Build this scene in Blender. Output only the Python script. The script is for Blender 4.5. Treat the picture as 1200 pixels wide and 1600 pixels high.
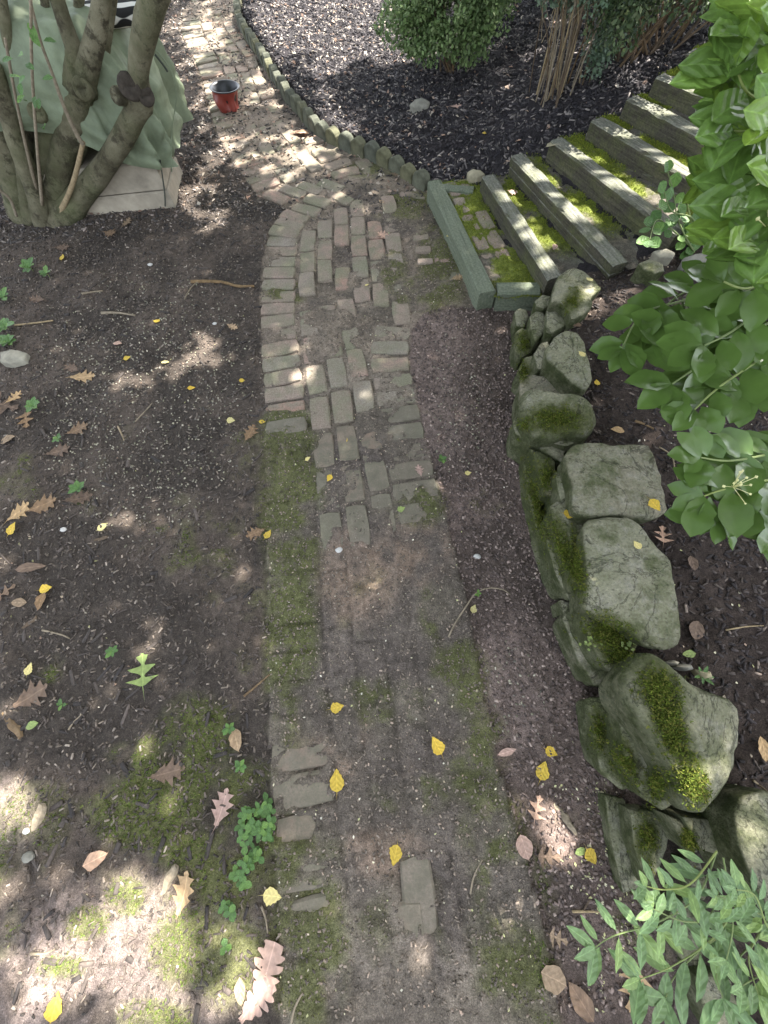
import bpy, math, random
import numpy as np
from mathutils import Vector, Matrix, noise as mnoise
from mathutils.bvhtree import BVHTree

random.seed(7); rng = np.random.default_rng(7)
for o in list(bpy.data.objects): bpy.data.objects.remove(o)
SC = bpy.context.scene; COL = SC.collection

# ------------------------------------------------------------------ camera
FPX, PITCH, ROLL, HC = 590.0, math.radians(66.5), math.radians(5), 1.45
fwd = np.array([0, math.cos(PITCH), -math.sin(PITCH)])
up0 = np.array([0, math.sin(PITCH), math.cos(PITCH)]); rt0 = np.array([1., 0, 0])
rt = rt0*math.cos(ROLL) - up0*math.sin(ROLL); up = up0*math.cos(ROLL) + rt0*math.sin(ROLL)
CAM = np.array([0, 0, HC])
cd = bpy.data.cameras.new('camera'); cam = bpy.data.objects.new('camera', cd); COL.objects.link(cam)
cd.sensor_fit = 'VERTICAL'; cd.sensor_height = 24; cd.lens = 24*FPX/1600
cd.clip_start = 0.02; cd.clip_end = 500
cam.matrix_world = Matrix(((rt[0], up[0], -fwd[0], 0), (rt[1], up[1], -fwd[1], 0), (rt[2], up[2], -fwd[2], HC), (0, 0, 0, 1)))
SC.camera = cam

# ------------------------------------------------------------------ light
SUN_AZ, SUN_EL = math.radians(38), math.radians(57)       # azimuth from +X towards +Y
SUN = np.array([math.cos(SUN_EL)*math.cos(SUN_AZ), math.cos(SUN_EL)*math.sin(SUN_AZ), math.sin(SUN_EL)])
W = bpy.data.worlds.new('World'); SC.world = W; W.use_nodes = True
nt = W.node_tree; nt.nodes.clear()
sky = nt.nodes.new('ShaderNodeTexSky'); sky.sky_type = 'NISHITA'; sky.sun_disc = False
sky.sun_elevation = SUN_EL; sky.sun_rotation = math.pi/2 - SUN_AZ; sky.dust_density = 3.0; sky.ozone_density = 0.6
bg = nt.nodes.new('ShaderNodeBackground'); bg.inputs[1].default_value = 0.15
wo = nt.nodes.new('ShaderNodeOutputWorld'); hs = nt.nodes.new('ShaderNodeHueSaturation'); hs.inputs['Saturation'].default_value = .42; nt.links.new(sky.outputs[0], hs.inputs['Color']); nt.links.new(hs.outputs[0], bg.inputs[0]); nt.links.new(bg.outputs[0], wo.inputs[0])
sl = bpy.data.lights.new('sun', 'SUN'); sl.energy = 5.0; sl.angle = math.radians(0.5); sl.color = (1, .95, .88)
so = bpy.data.objects.new('sun', sl); COL.objects.link(so)
so.rotation_euler = Vector((-SUN[0], -SUN[1], -SUN[2])).to_track_quat('-Z', 'Y').to_euler()
SC.view_settings.view_transform = 'Standard'; SC.view_settings.look = 'None'
SC.view_settings.gamma = 1; SC.view_settings.use_curve_mapping = False
SC.view_settings.exposure = 2.38
SC.render.engine = 'CYCLES'; SC.cycles.use_denoising = True
SC.cycles.max_bounces = 6; SC.cycles.transparent_max_bounces = 6

# ------------------------------------------------------------------ helpers
def ray(u, v): return fwd*FPX + rt*(u-600) + up*(800-v)
def at(u, v, z=0.):
    """the place where the line of sight through a photograph pixel meets height z"""
    d = ray(u, v); return CAM + d*((z-HC)/d[2])
def atd(u, v, zc):
    d = ray(u, v); return CAM + d*(zc/FPX)
def pix(X, Y, Z):
    q0, q1, q2 = X-CAM[0], Y-CAM[1], Z-CAM[2]
    zc = q0*fwd[0]+q1*fwd[1]+q2*fwd[2]; zc = np.where(zc < .02, .02, zc)
    return 600+FPX*(q0*rt[0]+q1*rt[1]+q2*rt[2])/zc, 800-FPX*(q0*up[0]+q1*up[1]+q2*up[2])/zc
def hash2(i, j, s):
    h = (i.astype(np.int64)*374761393 + j.astype(np.int64)*668265263 + s*1442695041) & 0xffffffff
    h = ((h ^ (h >> 13))*1274126177) & 0xffffffff
    return ((h ^ (h >> 16)) & 0xffff)/65535.0
def vn(x, y, s=0):
    i = np.floor(x); j = np.floor(y); fx = x-i; fy = y-j
    fx = fx*fx*(3-2*fx); fy = fy*fy*(3-2*fy)
    a = hash2(i, j, s); b = hash2(i+1, j, s); c = hash2(i, j+1, s); d = hash2(i+1, j+1, s)
    return (a*(1-fx)+b*fx)*(1-fy) + (c*(1-fx)+d*fx)*fy
def fbm(x, y, f, o=3, s=0):
    x = np.asarray(x, float); y = np.asarray(y, float); r = 0; a = .5; t = 0
    for k in range(o):
        r = r + a*vn(x*f+k*17.3, y*f-k*9.1, s+k); t += a; a *= .5; f *= 2.07
    return r/t
def sstep(a, b, x):
    t = np.clip((x-a)/(b-a), 0, 1); return t*t*(3-2*t)

def np_mesh(V, F, tint=None, smooth=False, name='mesh'):
    V = np.asarray(V, np.float32); F = np.asarray(F, np.int32)
    me = bpy.data.meshes.new(name); n, k = F.shape
    me.vertices.add(len(V)); me.vertices.foreach_set('co', V.ravel())
    me.loops.add(n*k); me.loops.foreach_set('vertex_index', F.ravel())
    me.polygons.add(n); me.polygons.foreach_set('loop_start', np.arange(0, n*k, k, dtype=np.int32))
    me.polygons.foreach_set('loop_total', np.full(n, k, np.int32))
    if smooth: me.polygons.foreach_set('use_smooth', np.ones(n, bool))
    me.update(calc_edges=True)
    if tint is not None:
        a = me.attributes.new('Tint', 'FLOAT_COLOR', 'POINT')
        c = np.ones((len(V), 4), np.float32); c[:, :3] = tint; a.data.foreach_set('color', c.ravel())
    me.validate()
    return me
def py_mesh(V, F, smooth=False, name='mesh'):
    me = bpy.data.meshes.new(name); me.from_pydata([tuple(map(float, v)) for v in V], [], F)
    if smooth: me.polygons.foreach_set('use_smooth', [True]*len(me.polygons))
    me.update(); return me
def link(name, me, mat=None, parent=None, M=None):
    o = bpy.data.objects.new(name, me); COL.objects.link(o)
    if mat is not None and me is not None and len(me.materials) == 0: me.materials.append(mat)
    if parent is not None: o.parent = parent
    if M is not None: o.matrix_basis = M
    return o
def tag(o, label=None, cat=None, group=None, kind=None):
    if label: o['label'] = label
    if cat: o['category'] = cat
    if group: o['group'] = group
    if kind: o['kind'] = kind
    return o
def thing(name, label, cat, loc, group=None):
    o = bpy.data.objects.new(name, None); COL.objects.link(o); o.location = loc; o.empty_display_size = .05
    return tag(o, label, cat, group)
def rel(root, V): return np.asarray(V, float) - np.array(root.location)
def shift(root): return Matrix.Translation(-Vector(root.location))

def smooth_curve(P, n):
    P = np.asarray(P, float); m = len(P); out = []
    for t in np.linspace(0, m-1, n):
        i = min(int(t), m-2); f = t-i
        p0 = P[max(i-1, 0)]; p1 = P[i]; p2 = P[i+1]; p3 = P[min(i+2, m-1)]
        out.append(.5*((2*p1)+(-p0+p2)*f+(2*p0-5*p1+4*p2-p3)*f*f+(-p0+3*p1-3*p2+p3)*f**3))
    return np.array(out)
def tube(P, R, sides=8, n=None, rough=0., seed=0, cap=True):
    P = np.asarray(P, float); R = np.asarray(R, float)
    if n:
        Q = smooth_curve(np.c_[P, R], n); P, R = Q[:, :3], Q[:, 3]
    V = []; F = []; m = len(P); prev = None
    for i in range(m):
        t = P[min(i+1, m-1)]-P[max(i-1, 0)]; t = t/(np.linalg.norm(t)+1e-9)
        a = np.cross(t, [0, 0, 1.]) if prev is None else prev-t*(prev@t)
        if np.linalg.norm(a) < 1e-3: a = np.cross(t, [1., 0, 0])
        a = a/np.linalg.norm(a); prev = a; b = np.cross(t, a)
        for k in range(sides):
            th = 2*math.pi*k/sides; d = a*math.cos(th)+b*math.sin(th); r = R[i]
            if rough:
                q = P[i]+d*r
                r *= 1+rough*(mnoise.noise(Vector(q*9)+Vector((seed, 0, 0)))+.5*mnoise.noise(Vector(q*28)))
            V.append(P[i]+d*r)
    for i in range(m-1):
        for k in range(sides):
            k2 = (k+1) % sides
            F.append((i*sides+k, i*sides+k2, (i+1)*sides+k2, (i+1)*sides+k))
    if cap:
        F.append(tuple(range(sides))[::-1]); F.append(tuple((m-1)*sides+k for k in range(sides)))
    return V, F
def join(parts):
    V = []; F = []
    for v, f in parts:
        b = len(V); V += [tuple(q) for q in v]; F += [tuple(i+b for i in q) for q in f]
    return V, F

# ------------------------------------------------------------------ materials
def node(nt, t, **kw):
    n = nt.nodes.new(t)
    for k, v in kw.items(): setattr(n, k, v)
    return n
def newmat(name, rough=.9, spec=.3):
    m = bpy.data.materials.new(name); m.use_nodes = True; nt = m.node_tree
    b = nt.nodes['Principled BSDF']; b.inputs['Roughness'].default_value = rough; b.inputs['Specular IOR Level'].default_value = spec
    return m, nt, b
def nz(nt, scale, detail=4, vec=None, rough=.6, dist=0):
    n = node(nt, 'ShaderNodeTexNoise'); n.inputs['Scale'].default_value = scale; n.inputs['Detail'].default_value = detail
    n.inputs['Roughness'].default_value = rough; n.inputs['Distortion'].default_value = dist
    if vec is not None: nt.links.new(vec, n.inputs['Vector'])
    return n.outputs['Fac']
def ramp(nt, fac, stops):
    r = node(nt, 'ShaderNodeValToRGB'); e = r.color_ramp.elements
    while len(e) < len(stops): e.new(.5)
    for q, (p, c) in zip(e, stops):
        q.position = p; q.color = (*c, 1) if len(c) == 3 else c
    nt.links.new(fac, r.inputs[0]); return r.outputs[0]
def g(v): return (v, v, v)
def mix(nt, fac, a, b, mode='MIX'):
    m = node(nt, 'ShaderNodeMix', data_type='RGBA', blend_type=mode)
    for s, val in ((0, fac), (6, a), (7, b)):
        if hasattr(val, 'links') or hasattr(val, 'is_linked'): nt.links.new(val, m.inputs[s])
        else: m.inputs[s].default_value = (*val, 1) if isinstance(val, tuple) else val
    return m.outputs[2]
def bump(nt, b, h, strength=.5, dist=.01):
    n = node(nt, 'ShaderNodeBump'); n.inputs['Strength'].default_value = strength; n.inputs['Distance'].default_value = dist
    nt.links.new(h, n.inputs['Height']); nt.links.new(n.outputs[0], b.inputs['Normal'])
def geo(nt): return node(nt, 'ShaderNodeNewGeometry')
def objc(nt): return node(nt, 'ShaderNodeTexCoord').outputs['Object']
def attr(nt, name='Tint'): return node(nt, 'ShaderNodeAttribute', attribute_name=name).outputs['Color']
def orand(nt): return node(nt, 'ShaderNodeObjectInfo').outputs['Random']

def m_earth():
    m, nt, b = newmat('earth', .95, .15); p = geo(nt).outputs['Position']
    f1 = ramp(nt, nz(nt, 45, 6, p, .7), [(.25, g(.5)), (.5, g(1.)), (.8, g(1.7))])
    f2 = ramp(nt, nz(nt, 260, 3, p, .6), [(.3, g(.6)), (.55, g(1.)), (.75, g(1.6))])
    f3 = ramp(nt, nz(nt, 5, 4, p), [(.3, g(.75)), (.7, g(1.25))])
    c = mix(nt, 1., mix(nt, 1., mix(nt, 1., attr(nt), f1, 'MULTIPLY'), f2, 'MULTIPLY'), f3, 'MULTIPLY')
    nt.links.new(c, b.inputs['Base Color'])
    a = node(nt, 'ShaderNodeMath', operation='ADD'); nt.links.new(nz(nt, 70, 6, p, .75), a.inputs[0]); nt.links.new(nz(nt, 300, 3, p), a.inputs[1])
    bump(nt, b, a.outputs[0], .9, .008); return m
def m_tint(name, rough=.85, transl=0., var=True, spec=.25):
    m, nt, b = newmat(name, rough, spec); c = attr(nt)
    if var:
        c = mix(nt, 1., c, ramp(nt, nz(nt, 120, 3, geo(nt).outputs['Position']), [(.3, g(.75)), (.7, g(1.3))]), 'MULTIPLY')
    nt.links.new(c, b.inputs['Base Color'])
    if transl: add_transl(m, nt, b, c, transl)
    return m
def add_transl(m, nt, b, c, amt):
    t = node(nt, 'ShaderNodeBsdfTranslucent'); s = node(nt, 'ShaderNodeMixShader'); s.inputs[0].default_value = amt
    if isinstance(c, tuple): t.inputs[0].default_value = (*c, 1)
    else: nt.links.new(c, t.inputs[0])
    nt.links.new(b.outputs[0], s.inputs[1]); nt.links.new(t.outputs[0], s.inputs[2])
    nt.links.new(s.outputs[0], nt.nodes['Material Output'].inputs[0])
def m_brick(name='old_brick', silt=0):
    m, nt, b = newmat(name, .92, .2); p = geo(nt).outputs['Position']
    base = ramp(nt, orand(nt), [(0, (.225, .18, .145)), (.22, (.30, .218, .178)), (.42, (.235, .21, .17)), (.6, (.32, .215, .172)), (.75, (.245, .225, .19)), (.9, (.29, .23, .19)), (1, (.36, .19, .14))])
    grime = ramp(nt, nz(nt, 14, 6, p, .7), [(.35, g(0)), (.62, g(1))])
    c = mix(nt, grime, base, (.20, .168, .13))
    alg = ramp(nt, nz(nt, 4.3, 5, p, .65), [(.44, g(0)), (.62, g(.75))])
    c = mix(nt, alg, c, (.17, .172, .11))
    c = mix(nt, 1., c, ramp(nt, nz(nt, 160, 4, p, .7), [(.25, g(.55)), (.5, g(1.)), (.8, g(1.45))]), 'MULTIPLY')
    if silt: c = mix(nt, ramp(nt, nz(nt, 22, 5, p, .7), [(.3, g(1)), (.7, g(.35))]), c, (.125, .115, .085))
    nt.links.new(c, b.inputs['Base Color']); bump(nt, b, nz(nt, 130, 6, p, .75), .6, .004); return m
def m_stone():
    m, nt, b = newmat('wall_stone', .9, .2); p = geo(nt).outputs['Position']; nor = geo(nt).outputs['Normal']
    base = ramp(nt, orand(nt), [(0, (.35, .335, .23)), (.4, (.42, .39, .28)), (.7, (.32, .315, .215)), (1, (.42, .36, .28))])
    c = mix(nt, ramp(nt, nz(nt, 9, 6, p, .7), [(.35, g(0)), (.65, g(1))]), base, (.23, .235, .14))
    c = mix(nt, ramp(nt, nz(nt, 26, 6, p, .75), [(.5, g(0)), (.68, g(.8))]), c, (.38, .36, .29))
    c = mix(nt, ramp(nt, nz(nt, 5, 5, p, .7), [(.5, g(0)), (.62, g(.85))]), c, (.10, .115, .045))
    mo = node(nt, 'ShaderNodeSeparateColor'); nt.links.new(attr(nt), mo.inputs[0])
    mk = mix(nt, 1., mo.outputs[0], ramp(nt, nz(nt, 30, 5, p, .75), [(.3, g(.35)), (.55, g(1))]), 'MULTIPLY')
    c = mix(nt, mk, c, ramp(nt, nz(nt, 50, 4, p), [(.3, (.06, .075, .02)), (.7, (.115, .125, .035))]))
    ck = ramp(nt, nz(nt, 4.5, 7, p, .62, 1.2), [(.485, g(1)), (.4975, g(.28)), (.503, g(.28)), (.515, g(1))]); c = mix(nt, .8, c, mix(nt, 1., c, ck, 'MULTIPLY'))
    pit = ramp(nt, nz(nt, 75, 3, p, .6), [(.30, g(.45)), (.40, g(1))]); c = mix(nt, .8, c, mix(nt, 1., c, pit, 'MULTIPLY'))
    s = node(nt, 'ShaderNodeSeparateXYZ'); nt.links.new(nor, s.inputs[0])
    side = ramp(nt, s.outputs[2], [(.25, g(1)), (.75, g(0))])
    sm = mix(nt, 1., side, ramp(nt, nz(nt, 13, 5, p, .7), [(.3, g(.25)), (.6, g(1))]), 'MULTIPLY')
    c = mix(nt, sm, c, (.062, .075, .028))
    c = mix(nt, 1., c, ramp(nt, nz(nt, 110, 5, p, .7), [(.25, g(.6)), (.5, g(1.)), (.8, g(1.4))]), 'MULTIPLY')
    nt.links.new(c, b.inputs['Base Color'])
    a = node(nt, 'ShaderNodeMath', operation='ADD'); nt.links.new(nz(nt, 18, 8, p, .75), a.inputs[0]); nt.links.new(nz(nt, 90, 5, p, .7), a.inputs[1])
    bump(nt, b, a.outputs[0], 1.0, .022); return m
def m_timber(name, c1, c2, c3, moss=.5):
    m, nt, b = newmat(name, .88, .25); p = objc(nt)
    mp = node(nt, 'ShaderNodeMapping'); mp.inputs['Scale'].default_value = (1.6, 34, 34); nt.links.new(p, mp.inputs[0])
    gr = nz(nt, 2.2, 7, mp.outputs[0], .7, .6)
    c = ramp(nt, gr, [(.28, tuple(x*.35 for x in c1)), (.42, c1), (.6, c2), (.78, c3)])
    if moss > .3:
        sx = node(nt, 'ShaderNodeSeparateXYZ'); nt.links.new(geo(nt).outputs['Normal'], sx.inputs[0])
        c = mix(nt, ramp(nt, sx.outputs[2], [(.35, g(.85)), (.7, g(0))]), c, mix(nt, ramp(nt, gr, [(.35, g(0)), (.7, g(1))]), (.022, .019, .013), (.07, .06, .04)))  # side faces darkened in the colour, standing in for shade on the risers
    c = mix(nt, ramp(nt, nz(nt, 7, 5, p, .7), [(.45, g(0)), (.68, g(moss))]), c, (.10, .115, .035))
    c = mix(nt, 1., c, ramp(nt, nz(nt, 90, 4, p), [(.3, g(.7)), (.7, g(1.3))]), 'MULTIPLY')
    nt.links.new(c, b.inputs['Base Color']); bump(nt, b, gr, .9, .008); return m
def m_plain(name, c, rough=.8, var=.25, scale=30, spec=.3, bmp=.3, transl=0, orv=0., vein=False):
    m, nt, b = newmat(name, rough, spec); p = objc(nt)
    col = mix(nt, 1., c, ramp(nt, nz(nt, scale, 5, p, .65), [(.25, g(1-var*1.3)), (.75, g(1+var*1.3))]), 'MULTIPLY')
    if orv:
        col = mix(nt, 1., col, ramp(nt, orand(nt), [(0, (1-orv, 1-orv, 1-orv)), (.5, (1, 1, 1)), (1, (1+orv*1.5, 1+orv, 1-orv*.3))]), 'MULTIPLY')
    if vein:
        w = node(nt, 'ShaderNodeTexWave', wave_type='BANDS', bands_direction='DIAGONAL'); w.inputs['Scale'].default_value = 2.6; w.inputs['Distortion'].default_value = 2.0
        mp = node(nt, 'ShaderNodeVectorMath', operation='ABSOLUTE'); nt.links.new(p, mp.inputs[0]); nt.links.new(mp.outputs[0], w.inputs[0])
        s = node(nt, 'ShaderNodeSeparateXYZ'); nt.links.new(mp.outputs[0], s.inputs[0])
        rib = ramp(nt, s.outputs[0], [(.0, g(1.45)), (.022, g(1.0))])
        col = mix(nt, 1., col, rib, 'MULTIPLY')
        col = mix(nt, 1., col, ramp(nt, w.outputs['Fac'], [(0, g(.95)), (.7, g(1.0)), (1, g(1.07))]), 'MULTIPLY')
        bump(nt, b, w.outputs['Fac'], .22, .02)
    elif bmp: bump(nt, b, nz(nt, scale*2, 5, p, .7), bmp, .005)
    nt.links.new(col, b.inputs['Base Color'])
    if transl: add_transl(m, nt, b, col, transl)
    return m
def m_bark():
    m, nt, b = newmat('smooth_bark', .9, .2); p = geo(nt).outputs['Position']
    c = ramp(nt, nz(nt, 6, 6, p, .7), [(.3, (.085, .075, .045)), (.5, (.18, .165, .105)), (.7, (.29, .265, .18))])
    c = mix(nt, ramp(nt, nz(nt, 11, 6, p, .75), [(.5, g(0)), (.60, g(.9))]), c, (.06, .052, .034))
    c = mix(nt, ramp(nt, nz(nt, 3.4, 4, p), [(.45, g(0)), (.7, g(.7))]), c, (.12, .135, .06))
    nt.links.new(c, b.inputs['Base Color']); bump(nt, b, nz(nt, 34, 7, p, .8), 1.0, .02); return m

MAT = dict(
    earth=m_earth(), brick=m_brick(), siltbrick=m_brick('silted_brick', 1), stone=m_stone(), bark=m_bark(),
    chip=m_tint('bark_chips', .8, 0, True, .35), petal=m_tint('petals', .8, .25, False), moss=m_tint('moss_tufts', .95, .2, False, .1),
    foliage=m_tint('small_foliage', .55, .3, False, .35),
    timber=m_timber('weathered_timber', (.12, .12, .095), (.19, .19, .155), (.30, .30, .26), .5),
    greenwood=m_timber('green_stained_timber', (.125, .143, .100), (.15, .17, .122), (.185, .205, .155), .12),
    yellow=m_plain('yellow_leaf', (.62, .44, .065), .6, .15, 6, .3, 0, .25, .12, True),
    pale=m_plain('pale_yellow_leaf', (.62, .55, .25), .65, .15, 6, .3, 0, .25, .12, True),
    tan=m_plain('dry_tan_leaf', (.33, .24, .155), .75, .3, 5, .25, 0, .15, .25, True),
    brown=m_plain('dry_brown_leaf', (.165, .115, .082), .75, .3, 5, .25, 0, .12, .25, True),
    pink=m_plain('dry_pink_leaf', (.42, .29, .24), .75, .25, 5, .25, 0, .15, .2, True),
    gleaf=m_plain('fallen_green_leaf', (.28, .36, .12), .6, .2, 5, .3, 0, .25, .1, True),
    euo=m_plain('glossy_shrub_leaf', (.145, .25, .055), .24, .25, 5, .5, 0, .32, .36, True),
    privet=m_plain('narrow_shrub_leaf', (.17, .27, .11), .45, .2, 4, .4, 0, .22, .25, True),
    seedling=m_plain('seedling_leaf', (.095, .19, .05), .5, .2, 4, .4, 0, .25, .25, True),
    twig=m_plain('dry_twig', (.23, .19, .135), .85, .3, 60, .2, .3, 0, .2),
    darktwig=m_plain('brown_stem', (.12, .088, .06), .85, .35, 40, .2, .3, 0, .25),
    greenstem=m_plain('green_stem', (.17, .22, .08), .6, .2, 40, .3, .2, 0, .2),
    flower=m_plain('cream_flower', (.70, .68, .35), .6, .15, 80, .3, 0, .2, .1),
    scallop=m_plain('mossy_concrete', (.10, .105, .08), .95, .4, 16, .2, .6, 0, .2),
    concrete=m_plain('beige_concrete', (.33, .29, .225), .9, .3, 7, .2, .35),
    pot=m_plain('red_plastic', (.25, .045, .032), .45, .2, 7, .5, .1),
    potrim=m_plain('black_plastic', (.02, .02, .022), .35, .2, 20, .5, .1),
    soil=m_plain('pot_soil', (.055, .04, .03), .95, .4, 60, .1, .8),
    rock=m_plain('grey_rock', (.25, .24, .20), .9, .35, 14, .2, .6, 0, .25),
    white=m_plain('white_pebble', (.45, .44, .41), .6, .1, 20, .3, .1),
    cloth=m_plain('green_cover_cloth', (.19, .225, .145),   .6, .25, 9, .3, .9, .06),
    cord=m_plain('dark_cord', (.05, .055, .045), .8, .2, 30, .2, .1),
    cutwood=m_plain('dark_cut_wood', (.05, .042, .034), .95, .4, 30, .1, .7),
)
# ------------------------------------------------------------------ terrain
WALL_PX = [(1030, 1640), (1000, 1450), (985, 1320), (950, 1200), (925, 1090), (885, 1000), (870, 920), (835, 800), (815, 700), (803, 640), (803, 560), (808, 495)]
SCAL_PX = [(667, 298), (640, 282), (612, 265), (585, 250), (560, 240), (535, 230), (513, 220), (495, 207), (470, 180), (445, 148), (425, 118), (408, 90), (392, 68), (380, 48), (374, 28), (378, 8), (386, -12)]
ZS = [0, .10, .165, .24, .315, .385, .455, .52, .57]
STEP_PX = [None, ((668, 283), (750, 459)), ((753, 275), (857, 438)), ((798, 243), (960, 416)), ((860, 219), (1056, 370)), ((923, 188), (1125, 309)),
           ((979, 154), (1145, 240)), ((1024, 120), (1140, 166)), ((1073, 82), (1150, 107))]
STEPS = [None]+[(at(*f, ZS[k+1]), at(*n, ZS[k+1])) for k, (f, n) in enumerate(STEP_PX[1:])]
wall_w = np.array([at(u, v)[:2] + (.06, 0) for u, v in WALL_PX]); wall_w = np.vstack([[1.2, -6], [1.1, -2.5], wall_w])
scal_w = np.array([at(u, v)[:2] for u, v in SCAL_PX])
scal_w2 = np.vstack([scal_w, scal_w[-1]+(scal_w[-1]-scal_w[-2])*np.array([[2], [8], [40]])])
s1f, s1n = STEPS[1]
BOUND = np.vstack([wall_w, [[.95, 1.80], [s1n[0]+.05, s1n[1]+.05], [s1f[0]+.05, s1f[1]-.02]], scal_w2+np.array([.03, .02])])
UPPER = np.vstack([BOUND, [[60, 70], [60, -6]]])

def inpoly(x, y, P):
    r = np.zeros(x.shape, bool); n = len(P)
    for i in range(n):
        x0, y0 = P[i]; x1, y1 = P[(i+1) % n]
        c = (y0 > y) != (y1 > y)
        with np.errstate(divide='ignore', invalid='ignore'):
            r ^= c & (x < (x1-x0)*(y-y0)/(y1-y0+1e-12)+x0)
    return r
def dline(x, y, P):
    d = np.full(x.shape, 1e9)
    for (x0, y0), (x1, y1) in zip(P[:-1], P[1:]):
        dx, dy = x1-x0, y1-y0; t = np.clip(((x-x0)*dx+(y-y0)*dy)/(dx*dx+dy*dy+1e-12), 0, 1)
        d = np.minimum(d, np.hypot(x-x0-t*dx, y-y0-t*dy))
    return d
ctl = []
for k in range(1, 9):
    f, n = STEPS[k]; z = ZS[k]-.075
    ctl += [(f[0]+.05, f[1], z), (n[0]+.05, n[1], z), ((f[0]+n[0])/2+.05, (f[1]+n[1])/2, z)]
    if k < 8: ctl += [(f[0]+.02, f[1]+.16, z+.0)]
for p in scal_w[::2]: ctl.append((p[0]+.06, p[1]+.04, .065))
for p in wall_w[2:]: ctl += [(p[0]+.22, p[1], .20), (p[0]+.5, p[1], .25), (p[0]+1.1, p[1]-.1, .34)]
ctl += [(.5, 6.5, .08), (1.6, 6.5, .22), (3, 5, .6), (3, 7, .45), (0, 7.5, .05), (.6, 4.6, .11), (1.4, 4.0, .27), (2.6, 3.5, .6), (2.2, 1.6, .55), (2.3, .4, .5), (2.2, -1, .45), (-.3, 5.5, .06), (.3, 3.9, .08)]
ctl = np.array(ctl)
def _k(r2): return np.where(r2 > 1e-12, r2*np.log(r2+1e-12), 0)
_n = len(ctl); _A = np.zeros((_n+3, _n+3)); _d2 = ((ctl[:, None, :2]-ctl[None, :, :2])**2).sum(-1)
_A[:_n, :_n] = _k(_d2)+np.eye(_n)*.02; _A[:_n, _n] = _A[_n, :_n] = 1; _A[:_n, _n+1:] = ctl[:, :2]; _A[_n+1:, :_n] = ctl[:, :2].T
_w = np.linalg.solve(_A, np.r_[ctl[:, 2], 0, 0, 0])
def upper(x, y):
    xx = np.clip(x, -2.5, 3.2); yy = np.clip(y, -1.6, 8)
    r = _w[_n]+_w[_n+1]*xx+_w[_n+2]*yy
    for i in range(_n): r = r+_w[i]*_k((xx-ctl[i, 0])**2+(yy-ctl[i, 1])**2)
    return np.clip(r, 0.03, .8)

# path outline (world), left and right edges of the brick surface
PL_PX = [(446, 1700), (440, 1600), (436, 1450), (428, 1300), (422, 1150), (420, 1000), (417, 800), (413, 640), (408, 560), (406, 480), (412, 400), (419, 365), (434, 342), (452, 328)]
PR_PX = [(880, 1640), (850, 1450), (815, 1320), (780, 1200), (755, 1080), (730, 940), (690, 780), (656, 640), (640, 560), (643, 515), (662, 490), (700, 476), (738, 480)]
FB_PX = [(452, 305), (440, 285), (417, 257), (403, 233), (378, 197), (345, 101), (322, 60), (315, 44), (317, 26), (328, 0), (345, -22)]
PL = np.array([at(u, v)[:2] for u, v in PL_PX]); PR = np.array([at(u, v)[:2] for u, v in PR_PX])
FB = smooth_curve(np.array([at(u, v)[:2] for u, v in FB_PX]), 120)
PATH = np.vstack([PL, FB[::8]-np.array([.22, 0]), scal_w[::-1], [[.48, 2.95], [.6, 1.85]], PR[::-1]])

xs = np.r_[-60, -40, -25, -16, -11, -8, -6, -5, -4.3, np.arange(-3.8, -2.4, .04), np.arange(-2.4, 1.9, .012), np.arange(1.9, 3.2, .03), 3.3, 3.7, 4.3, 5, 6.5, 9, 13, 20, 35, 60]
ys = np.r_[-20, -12, -7, -4, -2.6, -1.9, np.arange(-1.5, 3.4, .012), np.arange(3.4, 7.6, .028), 7.8, 8.2, 8.8, 9.6, 11, 13, 17, 24, 35, 50, 68]
GX, GY = np.meshgrid(xs, ys)
inU = inpoly(GX, GY, UPPER); dB = dline(GX, GY, BOUND); sd = np.where(inU, dB, -dB)
dW = dline(GX, GY, BOUND[:len(wall_w)+1])
mU = np.where(dW < dB+.02, sstep(-.02, .12, sd), sstep(-.005, .03, sd))
inP = inpoly(GX, GY, PATH); dP = np.minimum(dline(GX, GY, PL), dline(GX, GY, PR)); sdP = np.where(inP, dP, -dP)
UU, VV = pix(GX, GY, 0*GX+np.where(inU, .2, 0.))
def ell(u, v, ru, rv, a=0, U=None, V=None):
    U = UU if U is None else U; V = VV if V is None else V
    c, s = math.cos(math.radians(a)), math.sin(math.radians(a)); du, dv = U-u, V-v
    return ((du*c+dv*s)/ru)**2+((-du*s+dv*c)/rv)**2
def blob(lst, soft=.5, U=None, V=None):
    r = 0
    for e in lst: r = np.maximum(r, 1-sstep(1-soft, 1+soft, ell(*e, U=U, V=V)))
    return r
n1 = fbm(GX, GY, 3.1, 4, 3); n2 = fbm(GX, GY, 16, 3, 5); n3 = fbm(GX, GY, 55, 2, 9)
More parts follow.
